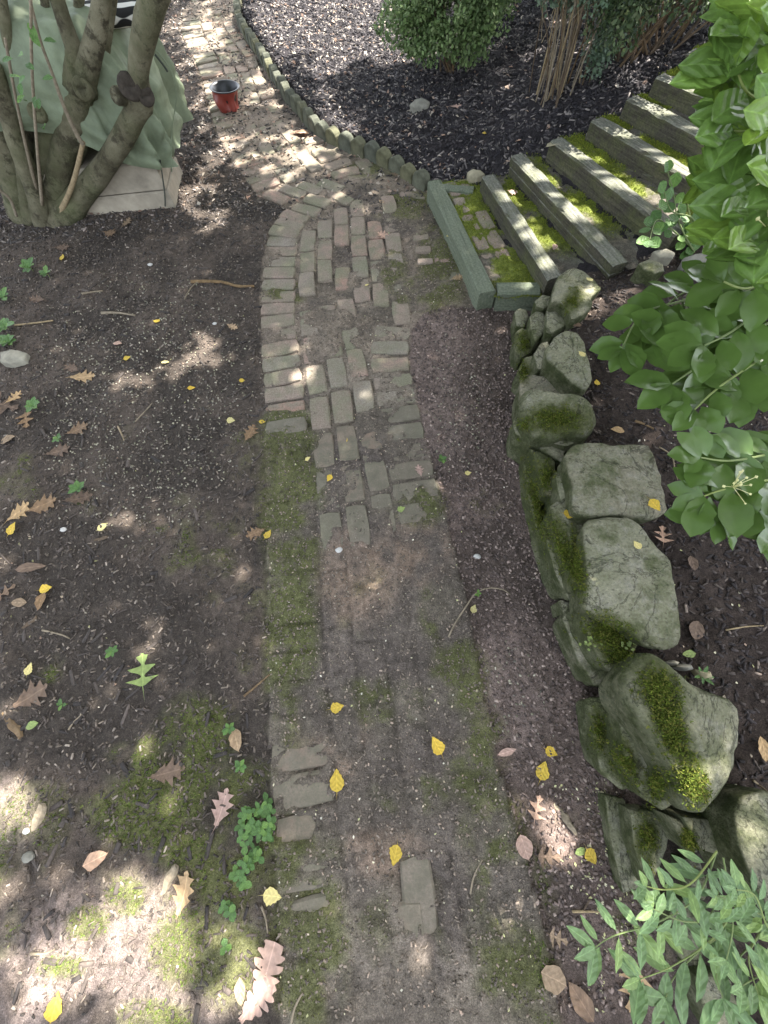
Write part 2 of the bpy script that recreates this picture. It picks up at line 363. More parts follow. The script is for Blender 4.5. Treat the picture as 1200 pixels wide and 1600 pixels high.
# moss on soil and path, read off the place: strips along both path edges and mats on the left bed
MOSS = [(455, 800, 48, 150), (455, 1000, 40, 130), (452, 1110, 40, 90), (450, 1240, 45, 40), (455, 1335, 75, 55), (480, 1480, 60, 130), (500, 1400, 30, 50),
        (655, 790, 42, 32), (695, 955, 38, 45), (715, 1060, 45, 70), (745, 1180, 48, 80), (770, 1310, 50, 80), (800, 1430, 62, 110), (810, 1560, 65, 90), (610, 1100, 130, 40), (640, 1240, 60, 30),
        (310, 1145, 60, 55), (235, 1180, 55, 30), (220, 1270, 75, 50), (300, 1290, 70, 70), (270, 1220, 90, 25), (350, 1370, 50, 60), (300, 1480, 60, 60), (360, 1500, 55, 70), (200, 1400, 30, 30), (140, 1440, 30, 25), (240, 1590, 60, 30), (400, 1240, 60, 50), (80, 1040, 22, 24), (100, 1510, 35, 18),
        (640, 340, 60, 22), (690, 400, 34, 80), (612, 420, 24, 30), (660, 460, 60, 26), (455, 455, 40, 16), (450, 660, 40, 20), (452, 690, 42, 30), (575, 265, 45, 14), (640, 310, 40, 10)]
mossN = sstep(.36, .56, n1*.6+n2*.4)
moss = np.where(inU, 0, np.clip((blob(MOSS, .9)*1.15*(.12+1.0*mossN)-.12*n3), 0, 1))
moss = np.maximum(moss, np.where((~inU) & (GY < 1.2), sstep(.60, .72, n1*.7+n2*.3)*.45, 0))
n_ed = fbm(GX, GY, 28, 3, 61)
expo = blob([(448, 626, 36, 13), (455, 705, 36, 16), (462, 1290, 42, 20), (466, 1190, 42, 22), (480, 1245, 50, 18), (475, 1395, 40, 36), (655, 1400, 36, 70), (650, 1370, 50, 30), (470, 1305, 40, 12)], .9)
expo = sstep(.35, .75, expo*.75+(n_ed-.5)*1.1+(n2-.5)*.5)
low = sstep(.95, .38, GY)                                    # near part of the path lies under silt
bare = sstep(.44, .60, fbm(GX, GY, 5.5, 4, 21)*.65+n2*.35)
mcov = blob([(640, 345, 55, 22), (610, 420, 28, 34), (660, 455, 70, 26), (700, 400, 28, 70), (590, 275, 50, 16), (520, 500, 40, 18), (500, 540, 30, 22), (560, 440, 20, 20), (452, 690, 45, 25), (452, 650, 45, 8), (655, 790, 42, 32), (600, 680, 40, 50)], .6)
cover = np.clip(low*(1-expo)*1.15 + (1-low)*(.55*bare*(1-expo)+.75*mcov*(1-expo)), 0, 1.1)
far = sstep(2.6, 4.0, GY)
cover = np.where(inP, np.clip(cover*(1-far)+far*.85*sstep(.40, .56, fbm(GX, GY, 4.2, 3, 33)*.6+n2*.4), 0, 1.1), 1)
Zlow = np.where(inP, -.0095+cover*.0175+(n2-.5)*.008*(.4+cover)+(n3-.5)*.004, .003+(n2-.5)*.022+(n3-.5)*.010+(n1-.5)*.03*sstep(.0, .6, -sdP))
# the courses buried under moss and silt still show as shallow grooves
_PS = smooth_curve(PL, 160); _S = np.r_[0, np.cumsum(np.hypot(*np.diff(_PS, axis=0).T))]
gm_ = (GY < 1.5) & (GY > -1.4) & (GX > -.75) & (GX < .5); gi = np.argwhere(gm_); gxp = GX[gm_]; gyp = GY[gm_]
k_ = np.clip(np.searchsorted(_PS[:, 1], gyp), 1, 158); off = (gxp-_PS[k_, 0]); ss = _S[k_]+(gyp-_PS[k_, 1])
wob = (fbm(gxp, gyp, 9, 2, 77)-.5)*.03
jn = lambda d, w: np.exp(-(d/w)**2)
cross = lambda per, ph: np.abs(((ss+wob+ph) % per)-per/2)
gr_ = np.where((off > -.01) & (off < .2), jn(cross(.1015, .02), .007), 0); gr_ = np.maximum(gr_, jn(off-.205+wob*.4, .008))
for q_ in (1, 2, 3): gr_ = np.maximum(gr_, jn(off-.205-.107*q_+wob*.4, .007)*.9)
for q_ in range(3): gr_ = np.maximum(gr_, np.where((off > .205+.107*q_) & (off < .312+.107*q_), jn(cross(.205, .07*q_), .007)*.8, 0))
groove = np.zeros(GX.shape); groove[gm_] = gr_*sstep(.38, .62, fbm(gxp, gyp, 5, 3, 55)*.7+fbm(gxp, gyp, 20, 2, 56)*.3+.08)
Zlow = np.where(inP & (cover > .4), Zlow-.006*groove, Zlow)
soft = sstep(-.03, .01, sdP); Zlow = np.where(inP, Zlow, Zlow*(1-.0*soft))
Zup = upper(GX, GY)+(n2-.5)*.03+(n3-.5)*.014
strip = (~inU) & (~inP) & (GX > 0)
Zlow = np.where(strip, Zlow-.008, Zlow)
GZ = Zlow*(1-mU)+Zup*mU
GZ = GZ*np.where((np.abs(GX) > 15) | (GY > 20), .5, 1)
def Hg(x, y):
    x = np.asarray(x, float); y = np.asarray(y, float)
    i = np.clip(np.searchsorted(xs, x)-1, 0, len(xs)-2); j = np.clip(np.searchsorted(ys, y)-1, 0, len(ys)-2)
    fx = (x-xs[i])/(xs[i+1]-xs[i]); fy = (y-ys[j])/(ys[j+1]-ys[j])
    return (GZ[j, i]*(1-fx)+GZ[j, i+1]*fx)*(1-fy)+(GZ[j+1, i]*(1-fx)+GZ[j+1, i+1]*fx)*fy
def on(u, v, zmax=.75):
    """ground point seen through a pixel"""
    d = ray(u, v); t0 = (zmax-HC)/d[2]; t1 = (-.05-HC)/d[2]
    T = np.linspace(t0, t1, 160); P = CAM+np.outer(T, d); below = P[:, 2] <= Hg(P[:, 0], P[:, 1])
    k = int(np.argmax(below)) if below.any() else len(T)-1
    p = P[k].copy(); p[2] = float(Hg(p[0], p[1])); return p
# base colours of soil, silt, mulch and moss
def lerp(a, b, t): return a+(np.array(b)-a)*t[..., None]
C = np.zeros(GX.shape+(3,))+np.array([.064, .053, .044])
C = lerp(C, (.10, .08, .065), sstep(.45, .65, n1))
C = lerp(C, (.235, .20, .158), np.where(inP, .85, 0.)*(.6+.4*sstep(.4, .6, n1)))
C = lerp(C, (.125, .104, .090), np.where(inP, sstep(.5, .64, fbm(GX, GY, 2.2, 3, 44))*.8, 0.))
C = lerp(C, (.27, .20, .15), np.where(inP, blob([(650, 865, 55, 50), (600, 1330, 60, 40), (520, 1160, 60, 60), (560, 900, 60, 70)], .8)*sstep(.35, .6, n2*.5+n1*.5), 0))
C = lerp(C, (.185, .138, .118), np.where(strip, .9, 0.)*(.5+.5*sstep(.4, .6, n1)))
C = lerp(C, (.24, .185, .16), np.where((~inU), blob([(680, 540, 45, 70), (690, 650, 40, 70), (800, 1080, 60, 110)], .8)*.8, 0))
C = lerp(C, (.032, .028, .030), np.where(inU, mU, 0.))
C = lerp(C, (.07, .053, .043), np.where(inU & (GY < 1.75), mU*.85, 0.))
C = lerp(C, (.27, .215, .19), np.where(~inU & ~inP, blob([(200, 1500, 190, 120), (60, 1550, 90, 70), (20, 1270, 60, 50)], .8)*.85*sstep(.3, .6, n2*.5+n1*.5), 0))  # paler soil at the lower-left sun patches, sunlight put into the colour
C = lerp(C, (.265, .215, .165), np.where(inP, sstep(1.2, 1.7, GY)*.8*sstep(.3, .6, n2*.5+n1*.5), 0))
C = lerp(C, (.115, .125, .045), moss*.8)
C = C*(1-.38*np.where(inP & (cover > .4), groove, 0))[..., None]
C = lerp(C, (.05, .10, .02), sstep(6.7, 7.1, GY+.25*(n1-.5)*4)*1.0)
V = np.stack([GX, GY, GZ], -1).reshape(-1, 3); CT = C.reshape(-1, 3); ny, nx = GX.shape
idx = np.arange(nx*ny).reshape(ny, nx)
Fq = np.stack([idx[:-1, :-1], idx[:-1, 1:], idx[1:, 1:], idx[1:, :-1]], -1).reshape(-1, 4)
fU = inU[:-1, :-1].ravel(); fy = GY[:-1, :-1].ravel(); fP = inP[:-1, :-1].ravel(); fx = GX[:-1, :-1].ravel()
def sheet(name, mask):
    f = Fq[mask]; used, inv = np.unique(f, return_inverse=True)
    o = link(name, np_mesh(V[used], inv.reshape(-1, 4), CT[used], True), MAT['earth']); return tag(o, kind='structure')
lawnm = fy > 6.95
path_ob = sheet('path', fP & ~lawnm)
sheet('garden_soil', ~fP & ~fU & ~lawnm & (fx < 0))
sheet('dirt_strip', ~fP & ~fU & ~lawnm & (fx >= 0))
sheet('mulch_bed', fU & (fy >= 1.75) & ~lawnm)
sheet('planting_bed', fU & (fy < 1.75) & ~lawnm)
sheet('lawn', lawnm)

# ------------------------------------------------------------------ bricks
def brick_mesh(seed):
    r = random.Random(seed); V = []; F = []
    def ring(s, z, n=3):
        base = [(-.5, -.5), (0, -.5), (.5, -.5), (.5, 0), (.5, .5), (0, .5), (-.5, .5), (-.5, 0)]
        for q, (a, b) in enumerate(base):
            ch = .93 if q in (0, 2, 4, 6) else 1
            V.append((a*s[0]*ch+r.uniform(-.012, .012), b*s[1]*ch+r.uniform(-.03, .03), z+r.uniform(-.02, .02)))
    ring((1, 1), -1.0); ring((1, 1), -.12); ring((.95, .90), 0.0); V.append((0, 0, .015))
    for l in range(2):
        for k in range(8): F.append((l*8+k, l*8+(k+1) % 8, l*8+8+(k+1) % 8, l*8+8+k))
    for k in range(8): F.append((16+k, 16+(k+1) % 8, 24))
    return py_mesh(V, F, False, 'brick')
BM = [brick_mesh(s) for s in range(7)]
OCC = set(); nbrick = [0]
def put_brick(c, ang, L, Wd, z=None, parent=path_ob, check=True, tilt=.012, H=.055):
    ca, sa = math.cos(ang), math.sin(ang); cells = []
    for i in np.linspace(-.5, .5, 7):
        for j in np.linspace(-.5, .5, 5):
            x = c[0]+ca*i*L*.9-sa*j*Wd*.9; y = c[1]+sa*i*L*.9+ca*j*Wd*.9; cells.append((int(x/.012), int(y/.012)))
    if check:
        if sum(q in OCC for q in cells) > 5: return None
        OCC.update((q[0]+a, q[1]+b) for q in cells for a in (0, 1) for b in (0, 1))
    me = BM[random.randrange(7)]
    if z is None: z = random.gauss(.004, .0035)
    M = (Matrix.Translation((c[0], c[1], z)) @ Matrix.Rotation(ang+random.gauss(0, .028), 4, 'Z') @ Matrix.Rotation(random.gauss(0, tilt), 4, 'X') @ Matrix.Rotation(random.gauss(0, tilt), 4, 'Y')
         @ Matrix.Diagonal((L*random.uniform(.96, 1.01), Wd*random.uniform(.95, 1.02), H, 1)))
    nbrick[0] += 1
    o = link('brick', me, MAT['brick'], parent, M)
    if c[1] < 1.15: o.material_slots[0].link = 'OBJECT'; o.material_slots[0].material = MAT['siltbrick']
    return o
def arclen(P):
    s = np.r_[0, np.cumsum(np.hypot(*np.diff(P, axis=0).T))]; return s
def along(P, s):
    S = arclen(P); x = np.interp(s, S, P[:, 0]); y = np.interp(s, S, P[:, 1])
    x2 = np.interp(s+.03, S, P[:, 0]); y2 = np.interp(s+.03, S, P[:, 1]); x1 = np.interp(s-.03, S, P[:, 0]); y1 = np.interp(s-.03, S, P[:, 1])
    return np.array([x, y]), math.atan2(y2-y1, x2-x1)
PLs = smooth_curve(PL, 160); PRs = smooth_curve(PR[:10], 100)
SL, SR = arclen(PLs)[-1], arclen(PRs)[-1]
# fan of bricks where the two straight runs meet
for (a, b) in [((408, 299), (455, 317)), ((437, 292), (478, 306)), ((457, 322), (500, 334)), ((478, 309), (515, 321)), ((466, 287), (505, 301)), ((498, 283), (535, 298)), ((516, 300), (548, 316)), ((440, 334), (480, 345))]:
    p, q = at(*a)[:2], at(*b)[:2]; put_brick((p+q)/2, math.atan2(*(q-p)[::-1]), .2, .095)
put_brick(at(645, 304)[:2], math.atan2(*(at(665, 307)-at(625, 302))[:2][::-1]), .19, .06)
put_brick(at(709, 428)[:2], .1, .09, .14)
# soldier course on the left edge
s = SL-.04
while s > .05:
    p, a = along(PLs, s); n = np.array([math.sin(a), -math.cos(a)])
    vis = p[1] > 1.0 or min(ell(462, 1290, 60, 40, U=pix(p[0]+.1, p[1], 0)[0], V=pix(p[0]+.1, p[1], 0)[1]), ell(470, 988, 55, 30, U=pix(p[0]+.1, p[1], 0)[0], V=pix(p[0]+.1, p[1], 0)[1]), ell(470, 1215, 60, 60, U=pix(p[0]+.1, p[1], 0)[0], V=pix(p[0]+.1, p[1], 0)[1]), ell(475, 1390, 60, 60, U=pix(p[0]+.1, p[1], 0)[0], V=pix(p[0]+.1, p[1], 0)[1])) < 1
    if vis: put_brick(p+n*.1, a-math.pi/2-.12*sstep(1.7, 2.2, p[1]), .198, .092)
    s -= .1015
# soldier course on the right edge
s = SR-.03
while s > 0:
    p, a = along(PRs, s); n = np.array([-math.sin(a), math.cos(a)])
    if p[1] > .62: put_brick(p+n*.1, a+math.pi/2, .198, .092)
    s -= .1015
# running columns of the near straight
for col in range(3):
    s = SL-.5-random.uniform(0, .2)
    while s > .05:
        p, a = along(PLs, s); n = np.array([math.sin(a), -math.cos(a)]); q = p+n*(.265+.107*col+.02*max(0, 1.6-p[1])*col*.2)
        if .42 < q[1] < 1.95: put_brick(q, a, .198, .096)
        s -= .205
for (u, v) in [(655, 1400), (640, 1480), (690, 1390), (600, 1430)]:
    put_brick(at(u, v)[:2], 1.62, .198, .096)
# running columns of the upper landing
d0 = at(520, 332)[:2]; d1 = at(522, 467)[:2]; dd = (d0-d1)/np.linalg.norm(d0-d1); nn = np.array([dd[1], -dd[0]]); ad = math.atan2(dd[1], dd[0])
for col in range(-2, 4):
    s = random.uniform(-.2, 0)
    while s < 1.15:
        q = d1+dd*s+nn*(.0525+.104*col); u, v = pix(q[0], q[1], 0)
        if v > 318+max(0, (u-545))*.0 and v < 500 and u > 470 and q[0] < .47-(q[1]-2.9)*-.1: put_brick(q, ad, .19, .094)
        s += .197
# small bricks set on edge beside the lowest step
for col in range(4, 8):
    s = .02
    while s < .95:
        q = d1+dd*s+nn*(.055+.100*col-.02); u, v = pix(q[0], q[1], 0)
        edge = s1n[0]+(s1f[0]-s1n[0])*(q[1]-s1n[1])/(s1f[1]-s1n[1])
        if q[0] < edge-.055 and 345 < v < 452 and u > 590: put_brick(q, ad-math.pi/2, .095, .052, z=random.gauss(.0065, .003))
        s += .0575
# far run: two soldier edges and three running columns along the curve
SF = arclen(FB)[-1]; far_lo = []
def far_col(off, pitch, L, Wd, across):
    s = random.uniform(0, .1)
    while s < SF-.02:
        p, a = along(FB, s); n = np.array([math.sin(a), -math.cos(a)]); q = p+n*off
        d = dline(np.array([q[0]]), np.array([q[1]]), scal_w)[0]
        if not inpoly(np.array([q[0]]), np.array([q[1]]), UPPER)[0] and d > .05 and pix(q[0], q[1], 0)[1] < 322:
            if nbrick[0] < 298 and pix(q[0], q[1], 0)[1] > 6: put_brick(q, a+(math.pi/2 if across else 0), L, Wd)
            else: far_lo.append((q, a+(math.pi/2 if across else 0), L, Wd))
        s += pitch
far_col(-.105, .102, .2, .093, True)
for k in range(3): far_col(.055+.107*k, .205, .198, .098, False)
far_col(.43, .102, .2, .093, True)
for k in range(2): far_col(.59+.107*k, .205, .198, .098, False)
VV_, FF_ = [], []
for q, a, L, Wd in far_lo:
    if pix(q[0], q[1], 0)[1] < -25: continue
    M = Matrix.Translation((q[0], q[1], .003)) @ Matrix.Rotation(a, 4, 'Z') @ Matrix.Diagonal((L, Wd, .05, 1)); b = len(VV_)
    VV_ += [M @ v.co for v in BM[0].vertices]; FF_ += [tuple(i+b for i in p.vertices) for p in BM[0].polygons]
if VV_: tag(link('brick', py_mesh(VV_, FF_), MAT['brick'], path_ob), kind='stuff')
print('bricks', nbrick[0], 'rest', len(far_lo))

# ------------------------------------------------------------------ timber stairs
stairs = thing('timber_stairs', 'mossy garden stairs of weathered timbers climbing beside the black mulch bed', 'stairs', (s1n[0], s1n[1], 0))
BV = []
def addbv(V, F): BV.append(BVHTree.FromPolygons([tuple(map(float, v)) for v in V], [tuple(int(i) for i in f) for f in F]))
def timber(name, P, Q, width, depth, mat, seed, root=stairs, wob=.004, flip=1):
    """a beam whose upper left edge runs from P to Q; it lies to the right of that edge"""
    P = np.array(P, float); Q = np.array(Q, float); d = Q-P; L = np.linalg.norm(d); d = d/L
    side = np.array([-d[1], d[0], 0])*flip; side /= np.linalg.norm(side); upv = np.cross(d, side) if flip > 0 else np.cross(side, d); upv = upv*np.sign(upv[2])
    r = .007; pr_ = [(r, 0), (width*.5, .0), (width-r, 0), (width, -r), (width, -depth*.5), (width, -depth), (width*.5, -depth), (0, -depth), (0, -depth*.55), (0, -depth*.45), (0, -r)]
    n = max(4, int(L/.035)); V = []; F = []; m = len(pr_)
    for i in range(n+1):
        for k, (a, b) in enumerate(pr_):
            q = Vector((i*L/n*6+seed*7, a*30, b*30)); w = mnoise.noise(q)*wob+mnoise.noise(q*3)*wob*.6
            e = .004 if i in (0, n) else 0
            V.append((i*L/n+(e if i == 0 else -e if i == n else 0)+w*.5, a+w*(1 if a > width/2 else -1), b+w-(wob*1.5*(mnoise.noise(Vector((i*.6+seed*3, k*.5, 0)))))))
    for i in range(n):
        for k in range(m): F.append((i*m+k, i*m+(k+1) % m, (i+1)*m+(k+1) % m, (i+1)*m+k))
    F.append(tuple(range(m))[::-1]); F.append(tuple(n*m+k for k in range(m)))
    M = Matrix(((d[0], side[0], upv[0], P[0]), (d[1], side[1], upv[1], P[1]), (d[2], side[2], upv[2], P[2]), (0, 0, 0, 1)))
    addbv([M @ Vector(v) for v in V], F)
    return link(name, py_mesh(V, F), mat, root, shift(root) @ M)
TW = .082
for k in range(2, 9):
    f, n = STEPS[k]; dz = ZS[k]-ZS[k-1]
    if k == 3:                                                # two beams stacked
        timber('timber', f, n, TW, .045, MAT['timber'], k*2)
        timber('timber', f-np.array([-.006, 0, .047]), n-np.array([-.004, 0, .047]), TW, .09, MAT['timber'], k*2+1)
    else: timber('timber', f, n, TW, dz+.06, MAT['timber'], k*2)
f, n = STEPS[1]
ne = at(846, 458, ZS[1]); fe = at(742, 290, ZS[1])
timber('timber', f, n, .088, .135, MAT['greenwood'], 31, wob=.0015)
dn = (ne-n)/np.linalg.norm(ne-n)
timber('timber', n+dn*.089+np.array([0, .004, -.002]), ne, .088, .135, MAT['greenwood'], 33, wob=.0015)
df = (fe-f)/np.linalg.norm(fe-f)
timber('timber', f+df*.089+np.array([0, -.004, -.002]), fe, .06, .12, MAT['greenwood'], 35, wob=.0015, flip=-1)
moss_P = []; moss_N = []; moss_C = []; moss_S = []
tread_moss = []
for k in range(1, 9):
    f, n = STEPS[k]; d = n-f; side = np.array([-d[1], d[0], 0]); side /= np.linalg.norm(side)
    a0, a1 = f+side*(TW-.01), n+side*(TW-.01)
    if k < 8:
        f2, n2_ = STEPS[k+1]; t = d/np.linalg.norm(d)
        b0 = f2+side*.02; b1 = n2_+side*.02
        L0 = (b0-f)@t; b0 = b0-t*L0*.6
    else: b0, b1 = a0+side*.25, a1+side*.25
    if k == 1:
        a0, a1 = f+side*.08-0*d, n+side*.08
    nu, nv = 60, 16; U_, V_ = np.meshgrid(np.linspace(-.01, 1.02, nu), np.linspace(0, 1, nv))
    P = (a0[None, None]*(1-U_[..., None])+a1[None, None]*U_[..., None])*(1-V_[..., None])+(b0[None, None]*(1-U_[..., None])+b1[None, None]*U_[..., None])*V_[..., None]
    nn_ = fbm(P[..., 0], P[..., 1], 22, 3, k*5); nb = fbm(P[..., 0], P[..., 1], 6, 3, k*7+2)
    P[..., 2] = ZS[k]-.026+nn_*.018+(.006 if k > 3 else -.004)
    gm = sstep(.34, .50, nb*.7+nn_*.3)
    if k == 1: P[..., 2] += .010*(sstep(.42, .58, nb)-.25)
    if k in (2, 3): gm = gm*(1-sstep(.62, .85, U_))
    c = np.zeros(P.shape)+np.array([.14, .125, .10]); c = lerp(c, (.16, .16, .13), sstep(.5, .7, nn_)*.7)
    c = lerp(c, (.15, .18, .03), gm*.95)
    idx_ = np.arange(nu*nv).reshape(nv, nu); F_ = np.stack([idx_[:-1, :-1], idx_[:-1, 1:], idx_[1:, 1:], idx_[1:, :-1]], -1).reshape(-1, 4)
    link('tread', np_mesh(rel(stairs, P.reshape(-1, 3)), F_, c.reshape(-1, 3), True), MAT['earth'], stairs)
    addbv(P.reshape(-1, 3), F_)
    tread_moss.append((P.reshape(-1, 3), gm.ravel()))
# bricks bedded in the lowest tread
f, n = STEPS[1]; d = n-f; L = np.linalg.norm(d[:2]); t = d[:2]/L; side = np.array([-t[1], t[0]]); ab = math.atan2(t[1], t[0])
OCC.clear()
for col in range(2):
    s = .09
    while s < L-.06:
        q = f[:2]+t*s+side*(.142+.088*col); M = put_brick(q, ab+random.gauss(0, .05), random.uniform(.14, .18), random.uniform(.07, .082), z=ZS[1]-.0165+random.gauss(0, .004), parent=None, check=False)
        M.parent = stairs; M.matrix_basis = shift(stairs) @ M.matrix_basis
        s += .178
f, n = STEPS[7]
rb = put_brick(at(1086, 129, ZS[7]+.01)[:2], .1, .055, .036, z=ZS[7]+.018, parent=None, check=False)
tag(rb, 'red brick fragment resting on an upper timber step beside the leafy shrub', 'brick'); rb.name = 'brick_fragment'
redm = m_plain('red_brick', (.22, .075, .06), .9, .25, 40, .2, .4); rb.data = rb.data.copy(); rb.data.materials.clear(); rb.data.materials.append(redm)

# ------------------------------------------------------------------ scalloped edging
edging = thing('scalloped_edging', 'low mossy scalloped edging curving between brick path and mulch bed', 'edging', (*scal_w[0], 0))
def scallop_mesh(seed):
    r = random.Random(seed); V = []; F = []; w, h, t = .058, .105, .03; n = 10
    pr_ = [(-w, -.05), (-w, h*.52)]+[(-w*math.cos(math.pi*i/n), h*.52+h*.48*math.sin(math.pi*i/n)) for i in range(1, n)]+[(w, h*.52), (w, -.05)]
    m = len(pr_); B = .006
    for y, s in ((-t, .9), (-t+B, 1), (t-B, 1), (t, .9)):
        for a, b in pr_: V.append((a*s+r.uniform(-.0015, .0015), y, (b if b < 0 else b*(.5+.5*s)+(0 if s == 1 else .0))+r.uniform(-.0015, .0015)))
    for l in range(3):
        for k in range(m): F.append((l*m+k, l*m+m+k, l*m+m+(k+1) % m, l*m+(k+1) % m))
    F.append(tuple(range(m))); F.append(tuple(3*m+k for k in range(m))[::-1])
    return py_mesh(V, F, False, 'scallop')
SM = [scallop_mesh(i) for i in range(4)]
scs = smooth_curve(scal_w, 200); S_ = arclen(scs)[-1]; s = .06
while s < S_-.02:
    p, a = along(scs, s)
    link('scallop', SM[random.randrange(4)], MAT['scallop'], edging, shift(edging) @ Matrix.Translation((p[0], p[1], random.gauss(-.012, .004))) @ Matrix.Rotation(a+random.gauss(0, .05), 4, 'Z') @ Matrix.Rotation(random.gauss(0, .06), 4, 'X'))
    s += .121

# ------------------------------------------------------------------ dry stone wall
wall = thing('stone_wall', 'low dry stone retaining wall of mossy boulders beside the dirt path', 'wall', (*wall_w[6], 0))
SMOSS = [(868, 655, 46, 20, 0, 260), (950, 992, 42, 24, 30, 330), (965, 1025, 22, 16, 0, 90), (1030, 1075, 30, 26, 40, 260), (1045, 1130, 22, 60, -20, 420), (1082, 1225, 20, 34, -20, 240), (1028, 1225, 22, 26, 30, 110), (903, 885, 10, 46, -8, 220),
         (880, 860, 14, 60, -20, 200), (838, 790, 14, 80, -12, 220), (852, 745, 16, 24, 0, 110), (895, 470, 12, 18, 30, 60), (818, 535, 12, 18, 0, 70), (818, 580, 10, 16, 0, 50), (1076, 1312, 10, 18, -10, 80), (975, 1190, 20, 40, -20, 100), (820, 665, 14, 10, 20, 40), (935, 1140, 14, 30, 0, 60), (1010, 1310, 16, 40, 0, 60)]
def stone(px, ztop, thick, parent=wall, seed=0, name='stone', mat='stone', dome=.25, slope=(0, 0), taper=.86, rough=1.0, size_hint=0):
    P = np.array([at(u, v, ztop)[:2] for u, v in px]); P = np.vstack([P, P[:1]])
    s = arclen(P); n = 64; q = np.linspace(0, s[-1], n, endpoint=False); R_ = np.c_[np.interp(q, s, P[:, 0]), np.interp(q, s, P[:, 1])]
    R_ = .7*R_+.15*(np.roll(R_, 1, 0)+np.roll(R_, -1, 0)); c = R_.mean(0); R_ = c+(R_-c)*(1.01 if size_hint < 1 else .93)
    size = np.sqrt(np.abs(np.sum(P[:-1, 0]*P[1:, 1]-P[1:, 0]*P[:-1, 1]))/2)
    rad = min(thick*.16, size*.065)*(2.2 if dome > .6 else 1)
    rings = [(q_, 0) for q_ in (.1, .2, .3, .4, .5, .6, .7, .79, .86)]
    prof = [(sc, 0.0) for sc, _ in rings]
    e = rad/size*1.7
    for th in (20, 45, 70, 90): prof.append((1-e+e*math.sin(math.radians(th)), -rad*(1-math.cos(math.radians(th)))))
    for k in range(1, 9): f_ = k/8; prof.append((1-(1-taper)*f_, -rad-(thick-rad)*f_))
    V = [(c[0], c[1], ztop+dome*.03)]; F = []
    for sc, dz in prof:
        for k in range(n):
            x, y = c+(R_[k]-c)*sc; V.append((x, y, ztop+dz+dome*.03*(1-sc*sc)+(x-c[0])*slope[0]+(y-c[1])*slope[1]))
    out = []
    for i, v in enumerate(V):
        w = Vector(v)+Vector((seed*3.7, seed*1.3, 0)); q_ = Vector(v)
        am = size*.035*rough*(1 if size_hint < 1 else 1.7); d = q_-Vector((c[0], c[1], ztop-thick*.5)); d.normalize()
        cell = mnoise.voronoi(w*7.5)[0]; r = mnoise.noise(w*7)*am*.9+(cell[1]-cell[0]-.25)*am*.8+abs(mnoise.noise(w*16))*-am*.9+mnoise.noise(w*38)*am*.35+mnoise.noise(w*80)*am*.16
        st = mnoise.noise(Vector((w.x*5, w.y*5, w.z*55)))*am*.8*(1 if v[2] < ztop-rad*.8 else .2)
        out.append(q_+d*(r+st))
    for k in range(n): F.append((0, 1+k, 1+(k+1) % n))
    for l in range(len(prof)-1):
        for k in range(n): F.append((1+l*n+k, 1+(l+1)*n+k, 1+(l+1)*n+(k+1) % n, 1+l*n+(k+1) % n))
    F.append(tuple(1+(len(prof)-1)*n+k for k in range(n))[::-1])
    addbv(out, F); O_ = np.array([tuple(v) for v in out]); mu, mv = pix(O_[:, 0], O_[:, 1], O_[:, 2]); mw = np.zeros(len(O_))
    for a_ in SMOSS: mw = np.maximum(mw, 1-sstep(.3, 2.2, ell(a_[0], a_[1], a_[2]*1.15, a_[3]*1.15, a_[4], mu, mv)))
    if parent is None:
        o = link(name, py_mesh([q-Vector((c[0], c[1], ztop-thick)) for q in out], F, True), MAT[mat]); o.location = (c[0], c[1], ztop-thick); return o
    me = py_mesh(rel(parent, out), F, True); me.set_sharp_from_angle(angle=math.radians(38)); at_ = me.attributes.new('Tint', 'FLOAT_COLOR', 'POINT'); at_.data.foreach_set('color', np.repeat(mw, 4).astype(np.float32))
    return link(name, me, MAT[mat], parent)
